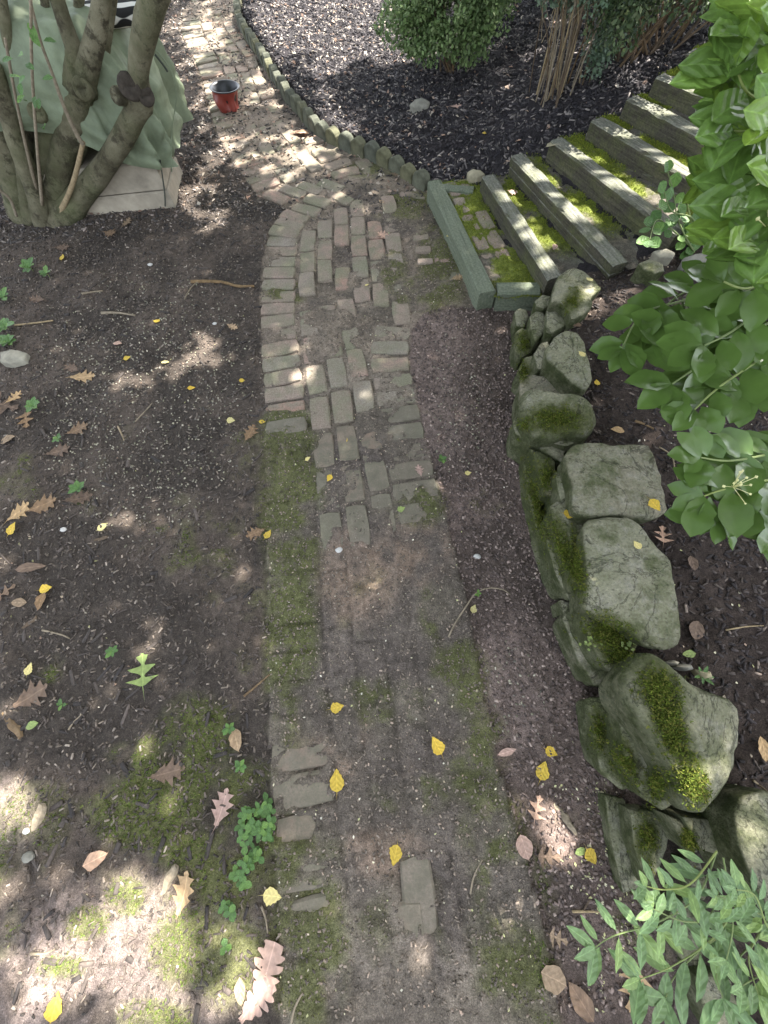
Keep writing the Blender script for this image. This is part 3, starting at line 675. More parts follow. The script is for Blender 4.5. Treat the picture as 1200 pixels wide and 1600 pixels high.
ST = [
 ([(888, 419), (900, 417), (915, 423), (930, 435), (941, 449), (925, 462), (928, 475), (915, 490), (904, 494), (894, 497), (882, 476), (873, 470), (862, 472), (864, 457), (873, 430)], .25, .24, .3, (0, 0)),
 ([(835, 470), (848, 460), (861, 463), (863, 475), (850, 482), (838, 478)], .16, .13, .4, (0, 0)),
 ([(803, 487), (812, 479), (824, 480), (828, 495), (820, 512), (806, 510)], .10, .12, .3, (0, 0)),
 ([(826, 492), (838, 482), (850, 483), (856, 495), (852, 520), (836, 536), (828, 515)], .15, .16, .3, (0, 0)),
 ([(853, 487), (862, 475), (878, 475), (892, 490), (897, 500), (880, 512), (862, 522), (852, 518)], .19, .18, .3, (0, 0)),
 ([(803, 520), (815, 508), (830, 512), (838, 535), (830, 550), (815, 558), (804, 547)], .10, .14, .5, (0, 0)),
 ([(855, 537), (868, 522), (885, 517), (900, 523), (912, 540), (920, 570), (924, 595), (917, 608), (905, 603), (890, 590), (872, 572), (858, 553)], .29, .17, .1, (.25, 0)),
 ([(832, 553), (845, 535), (857, 531), (862, 550), (862, 575), (840, 578)], .2, .18, .3, (0, 0)),
 ([(806, 582), (820, 556), (832, 553), (842, 575), (835, 590), (815, 595)], .11, .14, .4, (0, 0)),
 ([(815, 588), (830, 584), (855, 588), (872, 600), (890, 617), (872, 638), (820, 642), (813, 610)], .19, .17, .1, (0, 0)),
 ([(814, 613), (837, 611), (880, 618), (909, 619), (928, 632), (937, 651), (932, 668), (918, 679), (895, 675), (868, 679), (838, 675), (813, 645)], .28, .16, .7, (.05, .25)),
 ([(802, 654), (814, 649), (835, 672), (868, 682), (884, 700), (880, 722), (852, 708), (821, 687), (804, 677)], .18, .17, .4, (0, 0)),
 ([(861, 684), (880, 680), (914, 681), (904, 690), (885, 697), (866, 693)], .215, .06, .1, (0, 0)),
 ([(882, 712), (897, 692), (923, 688), (971, 690), (1018, 688), (1034, 732), (1052, 796), (1023, 810), (956, 804), (918, 810), (895, 801), (893, 758)], .30, .2, .1, (-.06, 0)),
 ([(911, 822), (923, 814), (956, 807), (992, 808), (1011, 827), (1030, 853), (1049, 875), (1053, 910), (1064, 950), (1070, 1000), (1066, 1012), (1045, 1020), (1010, 1010), (985, 988), (935, 962), (913, 950), (915, 890)], .32, .15, .1, (0, 0)),
 ([(902, 945), (930, 955), (975, 978), (1000, 1005), (988, 1040), (958, 1052), (938, 1030), (910, 980)], .23, .18, .5, (.05, .2)),
 ([(875, 962), (890, 946), (907, 948), (927, 990), (957, 1045), (966, 1080), (930, 1077), (900, 1030)], .12, .14, .4, (0, 0)),
 ([(1004, 1018), (1028, 1019), (1055, 1040), (1070, 1052), (1106, 1076), (1148, 1088), (1169, 1106), (1173, 1160), (1172, 1205), (1142, 1244), (1115, 1278), (1076, 1277), (1064, 1253), (1061, 1226), (1034, 1190), (995, 1124), (980, 1100), (971, 1064)], .35, .2, 1.0, (-.08, .06)),
 ([(966, 1115), (986, 1112), (1010, 1140), (1046, 1190), (1066, 1225), (1060, 1253), (1037, 1267), (1004, 1246), (978, 1192)], .22, .2, .3, (0, 0)),
 ([(917, 1088), (968, 1082), (978, 1112), (984, 1178), (1003, 1235), (974, 1243), (938, 1210), (926, 1160)], .12, .15, .2, (0, 0)),
 ([(983, 1262), (1040, 1265), (1050, 1310), (1036, 1360), (1014, 1400), (990, 1330)], .12, .14, .2, (0, 0)),
 ([(943, 1236), (978, 1242), (990, 1300), (1008, 1390), (975, 1410), (952, 1310)], .05, .1, .2, (0, 0)),
 ([(1045, 1275), (1065, 1283), (1092, 1310), (1090, 1332), (1074, 1332), (1058, 1302)], .2, .14, .4, (0, 0)),
 ([(1066, 1276), (1110, 1280), (1150, 1288), (1166, 1322), (1132, 1340), (1094, 1328)], .22, .16, .2, (0, 0)),
 ([(1148, 1268), (1160, 1245), (1200, 1236), (1236, 1260), (1246, 1400), (1205, 1424), (1170, 1362), (1153, 1312)], .32, .2, .3, (0, 0)),
 ([(1068, 1345), (1095, 1340), (1134, 1370), (1146, 1405), (1100, 1408), (1073, 1388)], .11, .13, .3, (0, 0)),
 ([(1050, 1410), (1110, 1400), (1160, 1440), (1150, 1500), (1080, 1520), (1040, 1470)], .08, .12, .3, (0, 0)),
 ([(1090, 1530), (1150, 1510), (1220, 1530), (1230, 1620), (1120, 1640)], .12, .14, .3, (0, 0)),
 ([(814, 695), (826, 697), (842, 760), (852, 830), (872, 900), (882, 932), (862, 907), (838, 830), (820, 760)], .08, .12, .2, (0, 0)),
 ([(826, 697), (845, 704), (870, 720), (870, 737), (848, 747), (836, 722)], .18, .16, .4, (0, 0)),
 ([(843, 742), (866, 730), (876, 765), (868, 777), (850, 772)], .16, .14, .4, (0, 0)),
 ([(866, 735), (888, 726), (896, 760), (897, 800), (878, 797), (870, 765)], .22, .18, .3, (0, 0)),
 ([(857, 786), (871, 777), (892, 794), (911, 818), (916, 900), (913, 933), (899, 931), (887, 889), (868, 831)], .22, .17, .4, (.2, 0)),
 ([(843, 815), (856, 808), (875, 836), (888, 889), (911, 938), (890, 942), (868, 902)], .14, .15, .3, (0, 0)),
 ([(874, 936), (890, 940), (907, 945), (900, 955), (880, 962)], .1, .11, .3, (0, 0)),
]
for i, (px, zt, th, dm, sl_) in enumerate(ST): stone(px, zt, th, wall, i+1, dome=dm, slope=sl_, size_hint=1 if i >= 28 or i in (2, 3, 4, 5, 7, 8, 16, 19, 20, 21) else 0)
# ------------------------------------------------------------------ scatter helpers
def rotm(yaw, tx, ty):
    cy, sy = np.cos(yaw), np.sin(yaw); cx, sx = np.cos(tx), np.sin(tx); cz, sz = np.cos(ty), np.sin(ty); o = np.zeros_like(yaw); l = o+1
    Rz = np.stack([np.stack([cy, -sy, o], -1), np.stack([sy, cy, o], -1), np.stack([o, o, l], -1)], 1)
    Rx = np.stack([np.stack([l, o, o], -1), np.stack([o, cx, -sx], -1), np.stack([o, sx, cx], -1)], 1)
    Ry = np.stack([np.stack([cz, o, sz], -1), np.stack([o, l, o], -1), np.stack([-sz, o, cz], -1)], 1)
    return Rz @ Rx @ Ry
def scatter(TV, TF, pos, R, scale, col, name, mat, parent=None):
    TV = np.asarray(TV, float); n = len(pos); m = len(TV)
    loc = TV[None]*scale[:, None, :]; Vv = np.einsum('nij,nmj->nmi', R, loc)+pos[:, None, :]
    F_ = (np.asarray(TF)[None]+(np.arange(n)*m)[:, None, None]).reshape(-1, len(TF[0]))
    if parent is not None: Vv = Vv-np.array(parent.location)
    o = link(name, np_mesh(Vv.reshape(-1, 3), F_, np.repeat(col, m, 0)), mat, parent); return tag(o, kind='stuff')
CHIP_V = [(-.5, -.5, -.5), (.5, -.38, -.5), (.46, .5, -.5), (-.5, .4, -.5), (-.44, -.4, .5), (.4, -.3, .42), (.42, .38, .5), (-.4, .34, .4)]
CHIP_F = [(3, 2, 1, 0), (4, 5, 6, 7), (0, 1, 5, 4), (1, 2, 6, 5), (2, 3, 7, 6), (3, 0, 4, 7)]
PET_V = [(0, -.5, 0), (.28, 0, .12), (0, .5, .03), (-.28, 0, .14)]; PET_F = [(0, 1, 2, 3)]
def pick(cols, n, w=None, var=.3):
    cols = np.array(cols); c = cols[rng.choice(len(cols), n, p=w)]
    return c*rng.uniform(1-var, 1+var, (n, 1))
def inview(x, y, z=0., m=40):
    u, v = pix(x, y, z); return (u > -m) & (u < 1200+m) & (v > -m) & (v < 1600+m) & (y > -1.6)
def chips(n, box, cond, L, Wd, T, cols, name, label, cat, mat='chip', w=None, tilt=.35, lift=.3, tv=CHIP_V, tf=CHIP_F):
    x = rng.uniform(box[0], box[1], n); y = rng.uniform(box[2], box[3], n); k = cond(x, y) & inview(x, y, .1); x, y = x[k], y[k]; n = len(x)
    l = rng.uniform(*L, n); sc_ = np.stack([l, rng.uniform(*Wd, n), rng.uniform(*T, n)], 1)
    if tv is PET_V: sc_[:, 1] = l; sc_[:, 0] = l*rng.uniform(.7, 1.4, n); sc_[:, 2] = l
    pos = np.stack([x, y, Hg(x, y)+sc_[:, 2]*.5*lift+.001], 1)
    R = rotm(rng.uniform(0, 6.28, n), rng.normal(0, tilt, n), rng.normal(0, tilt, n))
    o = scatter(tv, tf, pos, R, sc_, pick(cols, n, w), name, MAT[mat]); return tag(o, label, cat, kind='stuff')
def isU(x, y): return inpoly(x, y, UPPER)
def isP(x, y): return inpoly(x, y, PATH)
def stepz(x, y):   # keeps loose mulch off the stairs
    t = np.clip((x-STEPS[1][0][0])/(STEPS[8][0][0]-STEPS[1][0][0]), 0, 1)
    yf = np.interp(x, [s[0][0] for s in STEPS[1:]], [s[0][1] for s in STEPS[1:]]); yn = np.interp(x, [s[1][0] for s in STEPS[1:]], [s[1][1] for s in STEPS[1:]])
    return (y < yf) & (y > yn) & (x > STEPS[1][1][0])

# ------------------------------------------------------------------ mulch, soil crumbs, petals, moss
def yN(x): return np.interp(x, [s[1][0] for s in STEPS[1:]], [s[1][1] for s in STEPS[1:]])
def yF(x): return np.interp(x, [s[0][0] for s in STEPS[1:]], [s[0][1] for s in STEPS[1:]])
backbed = lambda x, y: isU(x, y) & (y > np.where(x > s1f[0], yF(x)-.02, 2.9)) & (y < 7)
frontbed = lambda x, y: isU(x, y) & (y < yN(x)+.03) & (dline(x, y, wall_w) > .1)
chips(85000, (-2.2, 4.2, 1.8, 7.2), backbed, (.016, .055), (.005, .013), (.003, .009),
      [(.024, .021, .024), (.040, .035, .037), (.016, .014, .017), (.085, .075, .072), (.20, .175, .16)], 'bark_mulch', 'dark shredded bark mulch covering the bed beside the stairs', 'mulch', w=[.28, .28, .17, .17, .10])
chips(26000, (.5, 3.0, -1.4, 2.5), frontbed, (.006, .03), (.003, .010), (.002, .007),
      [(.04, .032, .03), (.06, .047, .04), (.028, .023, .022), (.10, .08, .065), (.19, .15, .12)], 'wood_chips', 'fine brown wood chips on the bed above the stone wall', 'mulch', w=[.35, .3, .2, .1, .05])
left = lambda x, y: ~isU(x, y) & ~isP(x, y) & (x < 0)
chips(52000, (-4.2, -.3, -1.5, 3.4), left, (.004, .022), (.002, .008), (.002, .006),
      [(.075, .06, .05), (.105, .085, .068), (.05, .042, .036), (.16, .13, .10), (.25, .21, .17)], 'soil_crumbs', 'loose dark crumbs of soil and bark on the left bed', 'soil', w=[.35, .3, .2, .1, .05])
chips(1700, (-4.2, -.3, -1.5, 3.4), left, (.02, .075), (.004, .018), (.003, .007),
      [(.05, .041, .035), (.075, .06, .05), (.036, .03, .027)], 'wood_chips', 'larger flat wood chips lying in the left soil bed', 'mulch', tilt=.15)
chips(26000, (-4.4, 1, 2.7, 7), lambda x, y: ~isU(x, y) & ~(isP(x, y) & (rng.uniform(size=x.shape)*.5+fbm(x, y, 4, 3, 8)*.6 < .50)), (.010, .04), (.004, .012), (.002, .008),
      [(.05, .044, .04), (.085, .074, .066), (.035, .03, .028), (.17, .145, .125), (.27, .22, .19)], 'leaf_crumbs', 'crumbled bark and leaf litter strewn along the far brick path', 'litter', w=[.3, .28, .2, .14, .08])
strip_ = lambda x, y: ~isU(x, y) & ~isP(x, y) & (x > 0)
chips(26000, (0, 1.3, -1.5, 2), strip_, (.004, .017), (.003, .011), (.002, .007),
      [(.115, .088, .076), (.165, .125, .106), (.075, .058, .051), (.23, .175, .15), (.33, .26, .22)], 'soil_crumbs', 'crumbly reddish brown soil between brick path and stone wall', 'soil', w=[.35, .3, .2, .1, .05])
chips(24000, (-.6, .6, -1.5, 2.9), lambda x, y: isP(x, y), (.003, .012), (.002, .007), (.001, .004),
      [(.14, .115, .09), (.20, .165, .13), (.09, .075, .06), (.28, .22, .17)], 'path_grit', 'fine grit and soil crumbs on the old brick path', 'grit', w=[.35, .3, .25, .1])
PC = [(.62, .57, .40), (.55, .46, .34), (.68, .64, .52), (.50, .50, .25), (.45, .33, .25)]
chips(1800, (-4.2, -.3, -1.5, 3.2), lambda x, y: left(x, y) & (fbm(x, y, 3.3, 3, 71) > .47), (.006, .014), (0, 0), (0, 0), [(c[0]*.6, c[1]*.57, c[2]*.55) for c in PC], 'fallen_petals', 'tiny pale petals and seeds sprinkled on the left soil', 'petals', 'petal', tv=PET_V, tf=PET_F)
chips(700, (0, 1.4, -1.5, 2), lambda x, y: ~isU(x, y) & (x > -.1) & (fbm(x, y, 3.3, 3, 72) > .45), (.005, .011), (0, 0), (0, 0), PC, 'fallen_petals', 'tiny cream petals sprinkled on the dirt beside the stone wall', 'petals', 'petal', tv=PET_V, tf=PET_F)
chips(2600, (.42, 1.15, -1.5, -.35), lambda x, y: ~isU(x, y) & (fbm(x, y, 5, 3, 73) > .50), (.006, .012), (0, 0), (0, 0), [(.62, .60, .30), (.55, .55, .3), (.7, .66, .45)], 'fallen_florets', 'cream yellow florets scattered on the soil near the narrow leaved shrub', 'petals', 'petal', tv=PET_V, tf=PET_F)
chips(900, (.6, 2.6, -1.4, 2.3), frontbed, (.006, .013), (0, 0), (0, 0), PC, 'fallen_petals', 'pale petals scattered on the bed above the stone wall', 'petals', 'petal', tv=PET_V, tf=PET_F)
chips(9500, (-4, 3.2, 1.9, 7), lambda x, y: (backbed(x, y) & ((x < .7) | (rng.uniform(size=x.shape) < .25))) | (~isU(x, y) & (y > 2.9)), (.012, .04), (0, 0), (0, 0), [(.42, .36, .30), (.36, .27, .21), (.5, .44, .36), (.30, .20, .15)], 'leaf_litter', 'small dry pale leaf scraps littering the far path and mulch', 'litter', 'petal', tv=PET_V, tf=PET_F)
chips(900, (-.7, .6, -1.4, 2.9), lambda x, y: isP(x, y), (.005, .011), (0, 0), (0, 0), PC, 'fallen_petals', 'tiny pale petals lying on the brick path', 'petals', 'petal', tv=PET_V, tf=PET_F)

PEB_V = [(.5*math.cos(a)*r, .5*math.sin(a)*r, z) for z, r in ((-.3, .7), (.05, 1), (.35, .6)) for a in (0.2, 1.2, 2.4, 3.3, 4.2, 5.4)]; PEB_F = [(l*6+k, l*6+(k+1) % 6, l*6+6+(k+1) % 6, l*6+6+k) for l in (0, 1) for k in range(6)]+[(12, 13, 14, 15), (15, 16, 17, 12)]
def inblob(x, y, L): u, v = pix(x, y, 0*x); return blob(L, .8, U=u, V=v) > rng.uniform(size=x.shape)
chips(14000, (-2.2, .9, -.6, 3), lambda x, y: ~isU(x, y) & inblob(x, y, [(230, 640, 150, 190), (190, 560, 120, 60), (800, 1090, 50, 80), (720, 620, 40, 110)]) & ~isP(x, y), (.005, .014), (.005, .011), (.004, .008),
      [(.20, .19, .13), (.28, .26, .19), (.15, .125, .10), (.34, .31, .24), (.12, .11, .09)], 'fine_gravel', 'scattered small tan and grey pebbles in the soil', 'gravel', tv=PEB_V, tf=PEB_F, lift=.5)
BL_V = [(-.5, 0, 0), (.5, 0, 0), (.1, .25, 1.)]; BL_F = [(0, 1, 2)]
def tufts(pos, nor, h, cols, name, parent=None, label=None, spread=.7):
    n = len(pos); k = 3; P = np.repeat(pos, k, 0)+rng.normal(0, .002, (n*k, 3)); N = np.repeat(nor, k, 0)+rng.normal(0, spread*.5, (n*k, 3)); N /= np.linalg.norm(N, axis=1, keepdims=True)
    a = rng.normal(0, 1, (n*k, 3)); a -= N*(a*N).sum(1, keepdims=True); a /= np.linalg.norm(a, axis=1, keepdims=True); b = np.cross(N, a)
    R = np.stack([a, b, N], -1); hh = rng.uniform(*h, n*k); sc_ = np.stack([rng.uniform(.0022, .0045, n*k), hh, hh], 1)
    o = scatter(BL_V, BL_F, P, R, sc_, pick(cols, n*k, None, .35), name, MAT['moss'], parent)
    if label: tag(o, label, 'moss', kind='stuff')
    return o
mi = np.argwhere((moss > .35) & (GY < 2.9) & (GX < 1.2) & (GX > -2)); UVm = UU[mi[:, 0], mi[:, 1]]; VVm = VV[mi[:, 0], mi[:, 1]]
mi = mi[(UVm > -20) & (UVm < 1220) & (VVm > 200) & (VVm < 1620)]; mi = mi[rng.permutation(len(mi))]
mp_ = moss[mi[:, 0], mi[:, 1]]; mi = mi[rng.uniform(size=len(mi)) < mp_*1.0]; rep = np.repeat(mi, 2, 0)[:52000]
px_ = xs[rep[:, 1]]+rng.uniform(-.008, .008, len(rep)); py_ = ys[rep[:, 0]]+rng.uniform(-.008, .008, len(rep))
MC = [(.12, .135, .04), (.15, .16, .048), (.09, .105, .03), (.185, .195, .065)]
q_ = (px_ < -.62) | ((px_ > .0) & (py_ < -.2) & (px_ > .3))
tufts(np.stack([px_, py_, Hg(px_, py_)-.001], 1)[q_], np.tile([0, 0, 1.], (int(q_.sum()), 1)), (.004, .010), [(.11, .165, .035), (.14, .195, .042), (.085, .13, .03), (.18, .23, .055)], 'moss_mat', None, 'soft bright green moss mats on the left soil bed')
tufts(np.stack([px_, py_, Hg(px_, py_)-.001], 1), np.tile([0, 0, 1.], (len(rep), 1)), (.002, .0065), MC, 'ground_moss', None, 'short green moss growing on the soil and along the brick path edges')
tp, tm = zip(*tread_moss); tp = np.vstack(tp); tm = np.concatenate(tm); k = np.repeat(np.arange(len(tp)), 4); k = k[rng.uniform(size=len(k)) < tm[k]]
tufts(tp[k]+np.c_[rng.normal(0, .01, (len(k), 2)), np.zeros(len(k))], np.tile([0, 0, 1.], (len(k), 1)), (.003, .008), [(.17, .21, .03), (.23, .25, .035), (.12, .16, .028)], 'moss', stairs)
def hit(u, v, ground=True):
    d = ray(u, v); d = d/np.linalg.norm(d); best = None
    for t in BV:
        q = t.ray_cast(Vector(CAM), Vector(d), 9)
        if q[0] is not None and (best is None or q[3] < best[2]): best = (np.array(q[0]), np.array(q[1]), q[3])
    if ground:
        p = on(u, v); dist = np.linalg.norm(p-CAM)
        if best is None or dist < best[2]: best = (p, np.array([0, 0, 1.]), dist)
    return best
Pm, Nm = [], []
for u, v, ru, rv, a, n in SMOSS:
    c, s = math.cos(math.radians(a)), math.sin(math.radians(a))
    for _ in range(n*2):
        r = abs(random.gauss(0, .62)); th = random.uniform(0, 6.283); du, dv = ru*r*math.cos(th), rv*r*math.sin(th)
        h_ = hit(u+du*c-dv*s, v+du*s+dv*c, False)
        if h_: Pm.append(h_[0]); Nm.append(h_[1]*.7+np.array([0, 0, .5]))
Pm = np.repeat(np.array(Pm), 3, 0)+rng.normal(0, .004, (len(Pm)*3, 3)); Nm = np.repeat(np.array(Nm), 3, 0)
tufts(Pm, Nm, (.004, .0105), [(.085, .115, .018), (.115, .145, .022), (.06, .085, .016), (.15, .15, .035)], 'moss', wall)

# ------------------------------------------------------------------ leaf shapes
def leaf_mesh(kind, seed):
    r = random.Random(seed); n = {'ovate': 11, 'oval': 9, 'narrow': 8, 'pinoak': 27, 'whiteoak': 29, 'maple': 27, 'round': 9}[kind]
    L, Rr, Mid = [], [], []
    fold = r.uniform(.08, .25); curl = r.uniform(.1, .35); tw = r.uniform(-.25, .25)
    if kind == 'pinoak': fold, curl = r.uniform(-.1, .35), r.uniform(.3, .9)
    if kind in ('oval', 'narrow'): fold, curl = r.uniform(.12, .3), -r.uniform(.15, .4)
    for i in range(n):
        t = i/(n-1); sk = 0
        if kind == 'ovate': w = .40*math.sin(math.pi*min(1, t**.72))**.9*(1-.25*t)+(.015 if i % 2 else -.01)*(0 < t < 1)
        elif kind == 'oval': w = .285*math.sin(math.pi*t**1.08)**.72
        elif kind == 'round': w = .40*math.sin(math.pi*t)**.6
        elif kind == 'narrow': w = .17*math.sin(math.pi*t**.9)**.8
        elif kind == 'pinoak':
            w = .075*(1-t*.5); 
            for tc, A, s in ((.27, .22, .075), (.50, .34, .08), (.73, .25, .07)):
                q = max(0, 1-abs(t-tc)/s/1.7); w += A*q**.8; sk += .13*q
            w += .05*max(0, 1-abs(t-.93)/.1)
        elif kind == 'whiteoak':
            w = .07
            for tc, A in ((.22, .12), (.38, .22), (.56, .26), (.74, .22), (.90, .14)):
                q = max(0, 1-((t-tc)/.085)**2); w += A*math.sqrt(q); sk += .07*q
            if t > .97: w = .05
        else:
            w = .05
            for tc, A, s in ((.12, .42, .08), (.48, .40, .09), (.82, .14, .08)):
                q = max(0, 1-abs(t-tc)/s/1.6); w += A*q; sk += .1*q
        if i in (0, n-1): w = max(w, .004) if kind not in ('pinoak',) else .006
        z0 = curl*((t-.5)**2-.25)*.6
        ww = [w*r.uniform(.9, 1.1) for _ in (0, 1)]
        def zz(x, y): return z0+fold*abs(x)+tw*x*(t-.5)+.05*mnoise.noise(Vector((x*4+seed, y*4, seed)))
        Mid.append((0, t, zz(0, t))); L.append((-ww[0], t+sk, zz(-ww[0], t))); Rr.append((ww[1], t+sk, zz(ww[1], t)))
    hl = [((a[0]*.5), (a[1]*.5+b[1]*.5), a[2]*.42+b[2]*.58) for a, b in zip(L, Mid)]; hr = [((a[0]*.5), (a[1]*.5+b[1]*.5), a[2]*.42+b[2]*.58) for a, b in zip(Rr, Mid)]
    V = []; 
    for row in zip(L, hl, Mid, hr, Rr): V += list(row)
    F = []
    for i in range(n-1):
        for k in range(4): F.append((i*5+k, i*5+k+1, i*5+6+k, i*5+5+k))
    pl = {'ovate': .38, 'pinoak': .3, 'maple': .5}.get(kind, .08); b = len(V); z0 = Mid[0][2]
    V += [(-.012, .02, z0), (.012, .02, z0), (r.uniform(-.1, .1), -pl, z0+r.uniform(-.05, .03)), (0, .02, z0+.015)]; V[b+2] = (V[b+2][0], V[b+2][1], V[b+2][2])
    F += [(b, b+1, b+2), (b+1, b+3, b+2), (b+3, b, b+2)]
    return V, F
LM = {}
def leafm(kind, mat):
    key = (kind, mat)
    if key not in LM:
        LM[key] = []
        for q in range(4):
            me = py_mesh(*leaf_mesh(kind, q*13+hash(kind) % 5*0+len(kind)), True, 'leaf'); me.materials.append(MAT[mat]); LM[key].append(me)
    return random.choice(LM[key])
def leafM(p, ydir, nor, L):
    y = Vector(ydir).normalized(); z = Vector(nor); z = (z-y*z.dot(y)).normalized(); x = y.cross(z)
    return Matrix(((x.x*L, y.x*L, z.x*L, p[0]), (x.y*L, y.y*L, z.y*L, p[1]), (x.z*L, y.z*L, z.z*L, p[2]), (0, 0, 0, 1)))
# ------------------------------------------------------------------ multi-stemmed tree, covered grill, pot
def aty(u, v, Y): d = ray(u, v); return CAM+d*(Y/d[1])
def stem_pts(lst):
    P, R = [], []
    for u, v, Y, w in lst:
        p = aty(u, v, Y); zc = (p-CAM)@fwd; P.append(p); R.append(w*.5*zc/FPX)
    return np.array(P), np.array(R)
tb = on(82, 340)
tree = thing('tree', 'pale barked tree with many leaning stems and cut knobs beside the green cover', 'tree', tuple(tb))
def stem(name, lst, n=26, rough=.12, mat='bark', sides=12):
    P, R = stem_pts(lst); P[0, 2] -= .0
    R = R*(.73 if mat == 'bark' else 1); R[0] *= 1.6; R[1] *= 1.1; V, F = tube(rel(tree, P), R, sides, n, rough, random.uniform(0, 9)); return link(name, py_mesh(V, F, True), MAT[mat], tree)
B = tb[1]
stem('stem', [(88, 356, B-.02, 40), (124, 308, B-.06, 40), (169, 253, B-.12, 38), (205, 190, B-.2, 40), (220, 155, B-.22, 48), (216, 118, B-.24, 40), (224, 60, B-.28, 46), (240, 0, B-.32, 54), (258, -70, B-.36, 52)])
stem('stem', [(80, 348, B, 34), (90, 281, B-.02, 38), (104, 225, B-.04, 44), (120, 169, B-.06, 46), (133, 120, B-.08, 44), (142, 88, B-.1, 38), (152, 45, B-.12, 36), (160, -10, B-.14, 36), (170, -70, B-.16, 36)])
stem('stem', [(126, 140, B-.06, 40), (118, 85, B-.06, 34), (104, 45, B-.04, 30), (88, -5, B-.02, 30), (70, -70, B, 30)])
stem('stem', [(76, 345, B+.02, 34), (70, 270, B+.02, 40), (78, 190, B+.02, 44), (92, 140, B, 44), (112, 104, B-.02, 38)])
stem('stem', [(72, 350, B-.04, 30), (56, 300, B-.06, 34), (38, 255, B-.08, 36), (14, 185, B-.1, 36), (-14, 100, B-.12, 38)])
stem('stem', [(90, 300, B+.1, 36), (72, 215, B+.08, 36), (46, 130, B+.06, 36), (14, 55, B+.04, 38), (-20, -20, B, 40)])
stem('stem', [(44, 340, B+.05, 44), (20, 270, B+.05, 50), (0, 200, B+.04, 50), (-20, 120, B, 50)])
stem('stem', [(84, 320, B+.2, 44), (62, 180, B+.24, 46), (44, 60, B+.26, 44), (36, -40, B+.28, 44)])
for (x0, x1, x2, yy, w) in ((98, 130, 178, .06, 18), (66, 48, 24, .16, 20), (60, 84, 128, .14, 18), (84, 100, 66, .12, 16), (52, 26, -6, -.02, 22), (88, 150, 182, .02, 15), (70, 62, 8, .2, 20)):
    stem('stem', [(x0, 346, B+yy*.4, w*1.3), ((x0+x1)/2+random.uniform(-6, 6), 270, B+yy, w*1.1), (x1, 170, B+yy, w), ((x1+x2)/2+random.uniform(-8, 8), 80, B+yy, w), (x2, -40, B+yy, w)])
for pts in ([(42, -20, B-.2, 5), (62, 60, B-.22, 5), (80, 110, B-.22, 5), (101, 169, B-.24, 6), (120, 210, B-.24, 7), (130, 226, B-.24, 6)], [(130, 222, B-.22, 6), (112, 292, B-.14, 7), (80, 362, B-.06, 9)],
            [(48, -10, B-.3, 4), (50, 110, B-.26, 4), (58, 230, B-.2, 4), (66, 320, B-.1, 5)], [(8, 60, B-.2, 4), (26, 160, B-.18, 4), (48, 260, B-.12, 5), (70, 345, B-.06, 5)], [(0, 298, B-.1, 4), (16, 312, B-.1, 4), (26, 338, B-.1, 4)]):
    P, R = stem_pts(pts); link('twig', py_mesh(*tube(rel(tree, P), R, 6, 18, .1, 3), True), MAT['twig'], tree)
for (u, v, w, Y, dx) in ((203, 136, 30, B-.28, .2), (228, 150, 22, B-.27, .5), (182, 150, 22, B-.25, -.6), (128, 138, 26, B-.16, 0), (58, 175, 24, B-.1, .2)):   # pruned knobs
    p = aty(u, v, Y); zc = (p-CAM)@fwd; r = w*.5*zc/FPX; d = np.array([dx, -.85, .35]); d /= np.linalg.norm(d)
    V, F = tube(rel(tree, np.array([p-d*.09, p-d*.03, p+d*.0, p+d*.012, p+d*.004])), np.array([r*.8, r*1.05, r*1.1, r*.9, r*.55]), 14, None, .14, u)
    link('cut_knob', py_mesh(V, F, True), MAT['cutwood'] if u in (203, 228) else MAT['bark'], tree)
for i in range(16):
    u, v = random.uniform(18, 70), random.uniform(60, 215); p = aty(u, v, B-.3)
    link('leaf', leafm('oval', 'seedling'), None, tree, shift(tree) @ leafM(p, (random.uniform(-1, 1), random.uniform(-1, .3), random.uniform(-.6, .5)), (0, -.4, 1), .05))

# concrete block base and cover
bx = on(275, 325); YB = bx[1]; ztop = aty(266, 258, YB)[2]
base = thing('concrete_base', 'pale beige concrete block base standing under the green cover', 'concrete base', (bx[0]-.6, YB+.35, 0))
def slab(name, x0, x1, y0, y1, z0, z1, mat, root, bev=.008):
    V = []
    for z, s in ((z0, 0), (z1-bev, 0), (z1, bev)): V += [(x0+s, y0+s, z), (x1-s, y0+s, z), (x1-s, y1-s, z), (x0+s, y1-s, z)]
    F = [(3, 2, 1, 0), (8, 9, 10, 11)]+[(l*4+k, l*4+(k+1) % 4, l*4+4+(k+1) % 4, l*4+4+k) for l in range(2) for k in range(4)]
    return link(name, py_mesh(rel(root, V), F), MAT[mat], root)
zg = aty(274, 296, YB)[2]
slab('block', bx[0]-.80, bx[0], YB, YB+.42, -.03, zg-.004, 'concrete', base)
slab('block', bx[0]-.80, bx[0]-.006, YB+.004, YB+.415, zg+.004, ztop+.02, 'concrete', base)
pc = [aty(250, 250, YB-.012), aty(257, 300, YB-.012), aty(258, 322, YB-.012)]
link('cord', py_mesh(*tube(rel(base, np.array(pc)), np.full(3, .004), 6, 10)), MAT['cord'], base)
for o_ in base.children: o_.matrix_basis = Matrix.Translation((.6, -.35, 0)) @ Matrix.Rotation(math.radians(1.5), 4, 'Z') @ Matrix.Translation((-.6, .35, 0)) @ o_.matrix_basis
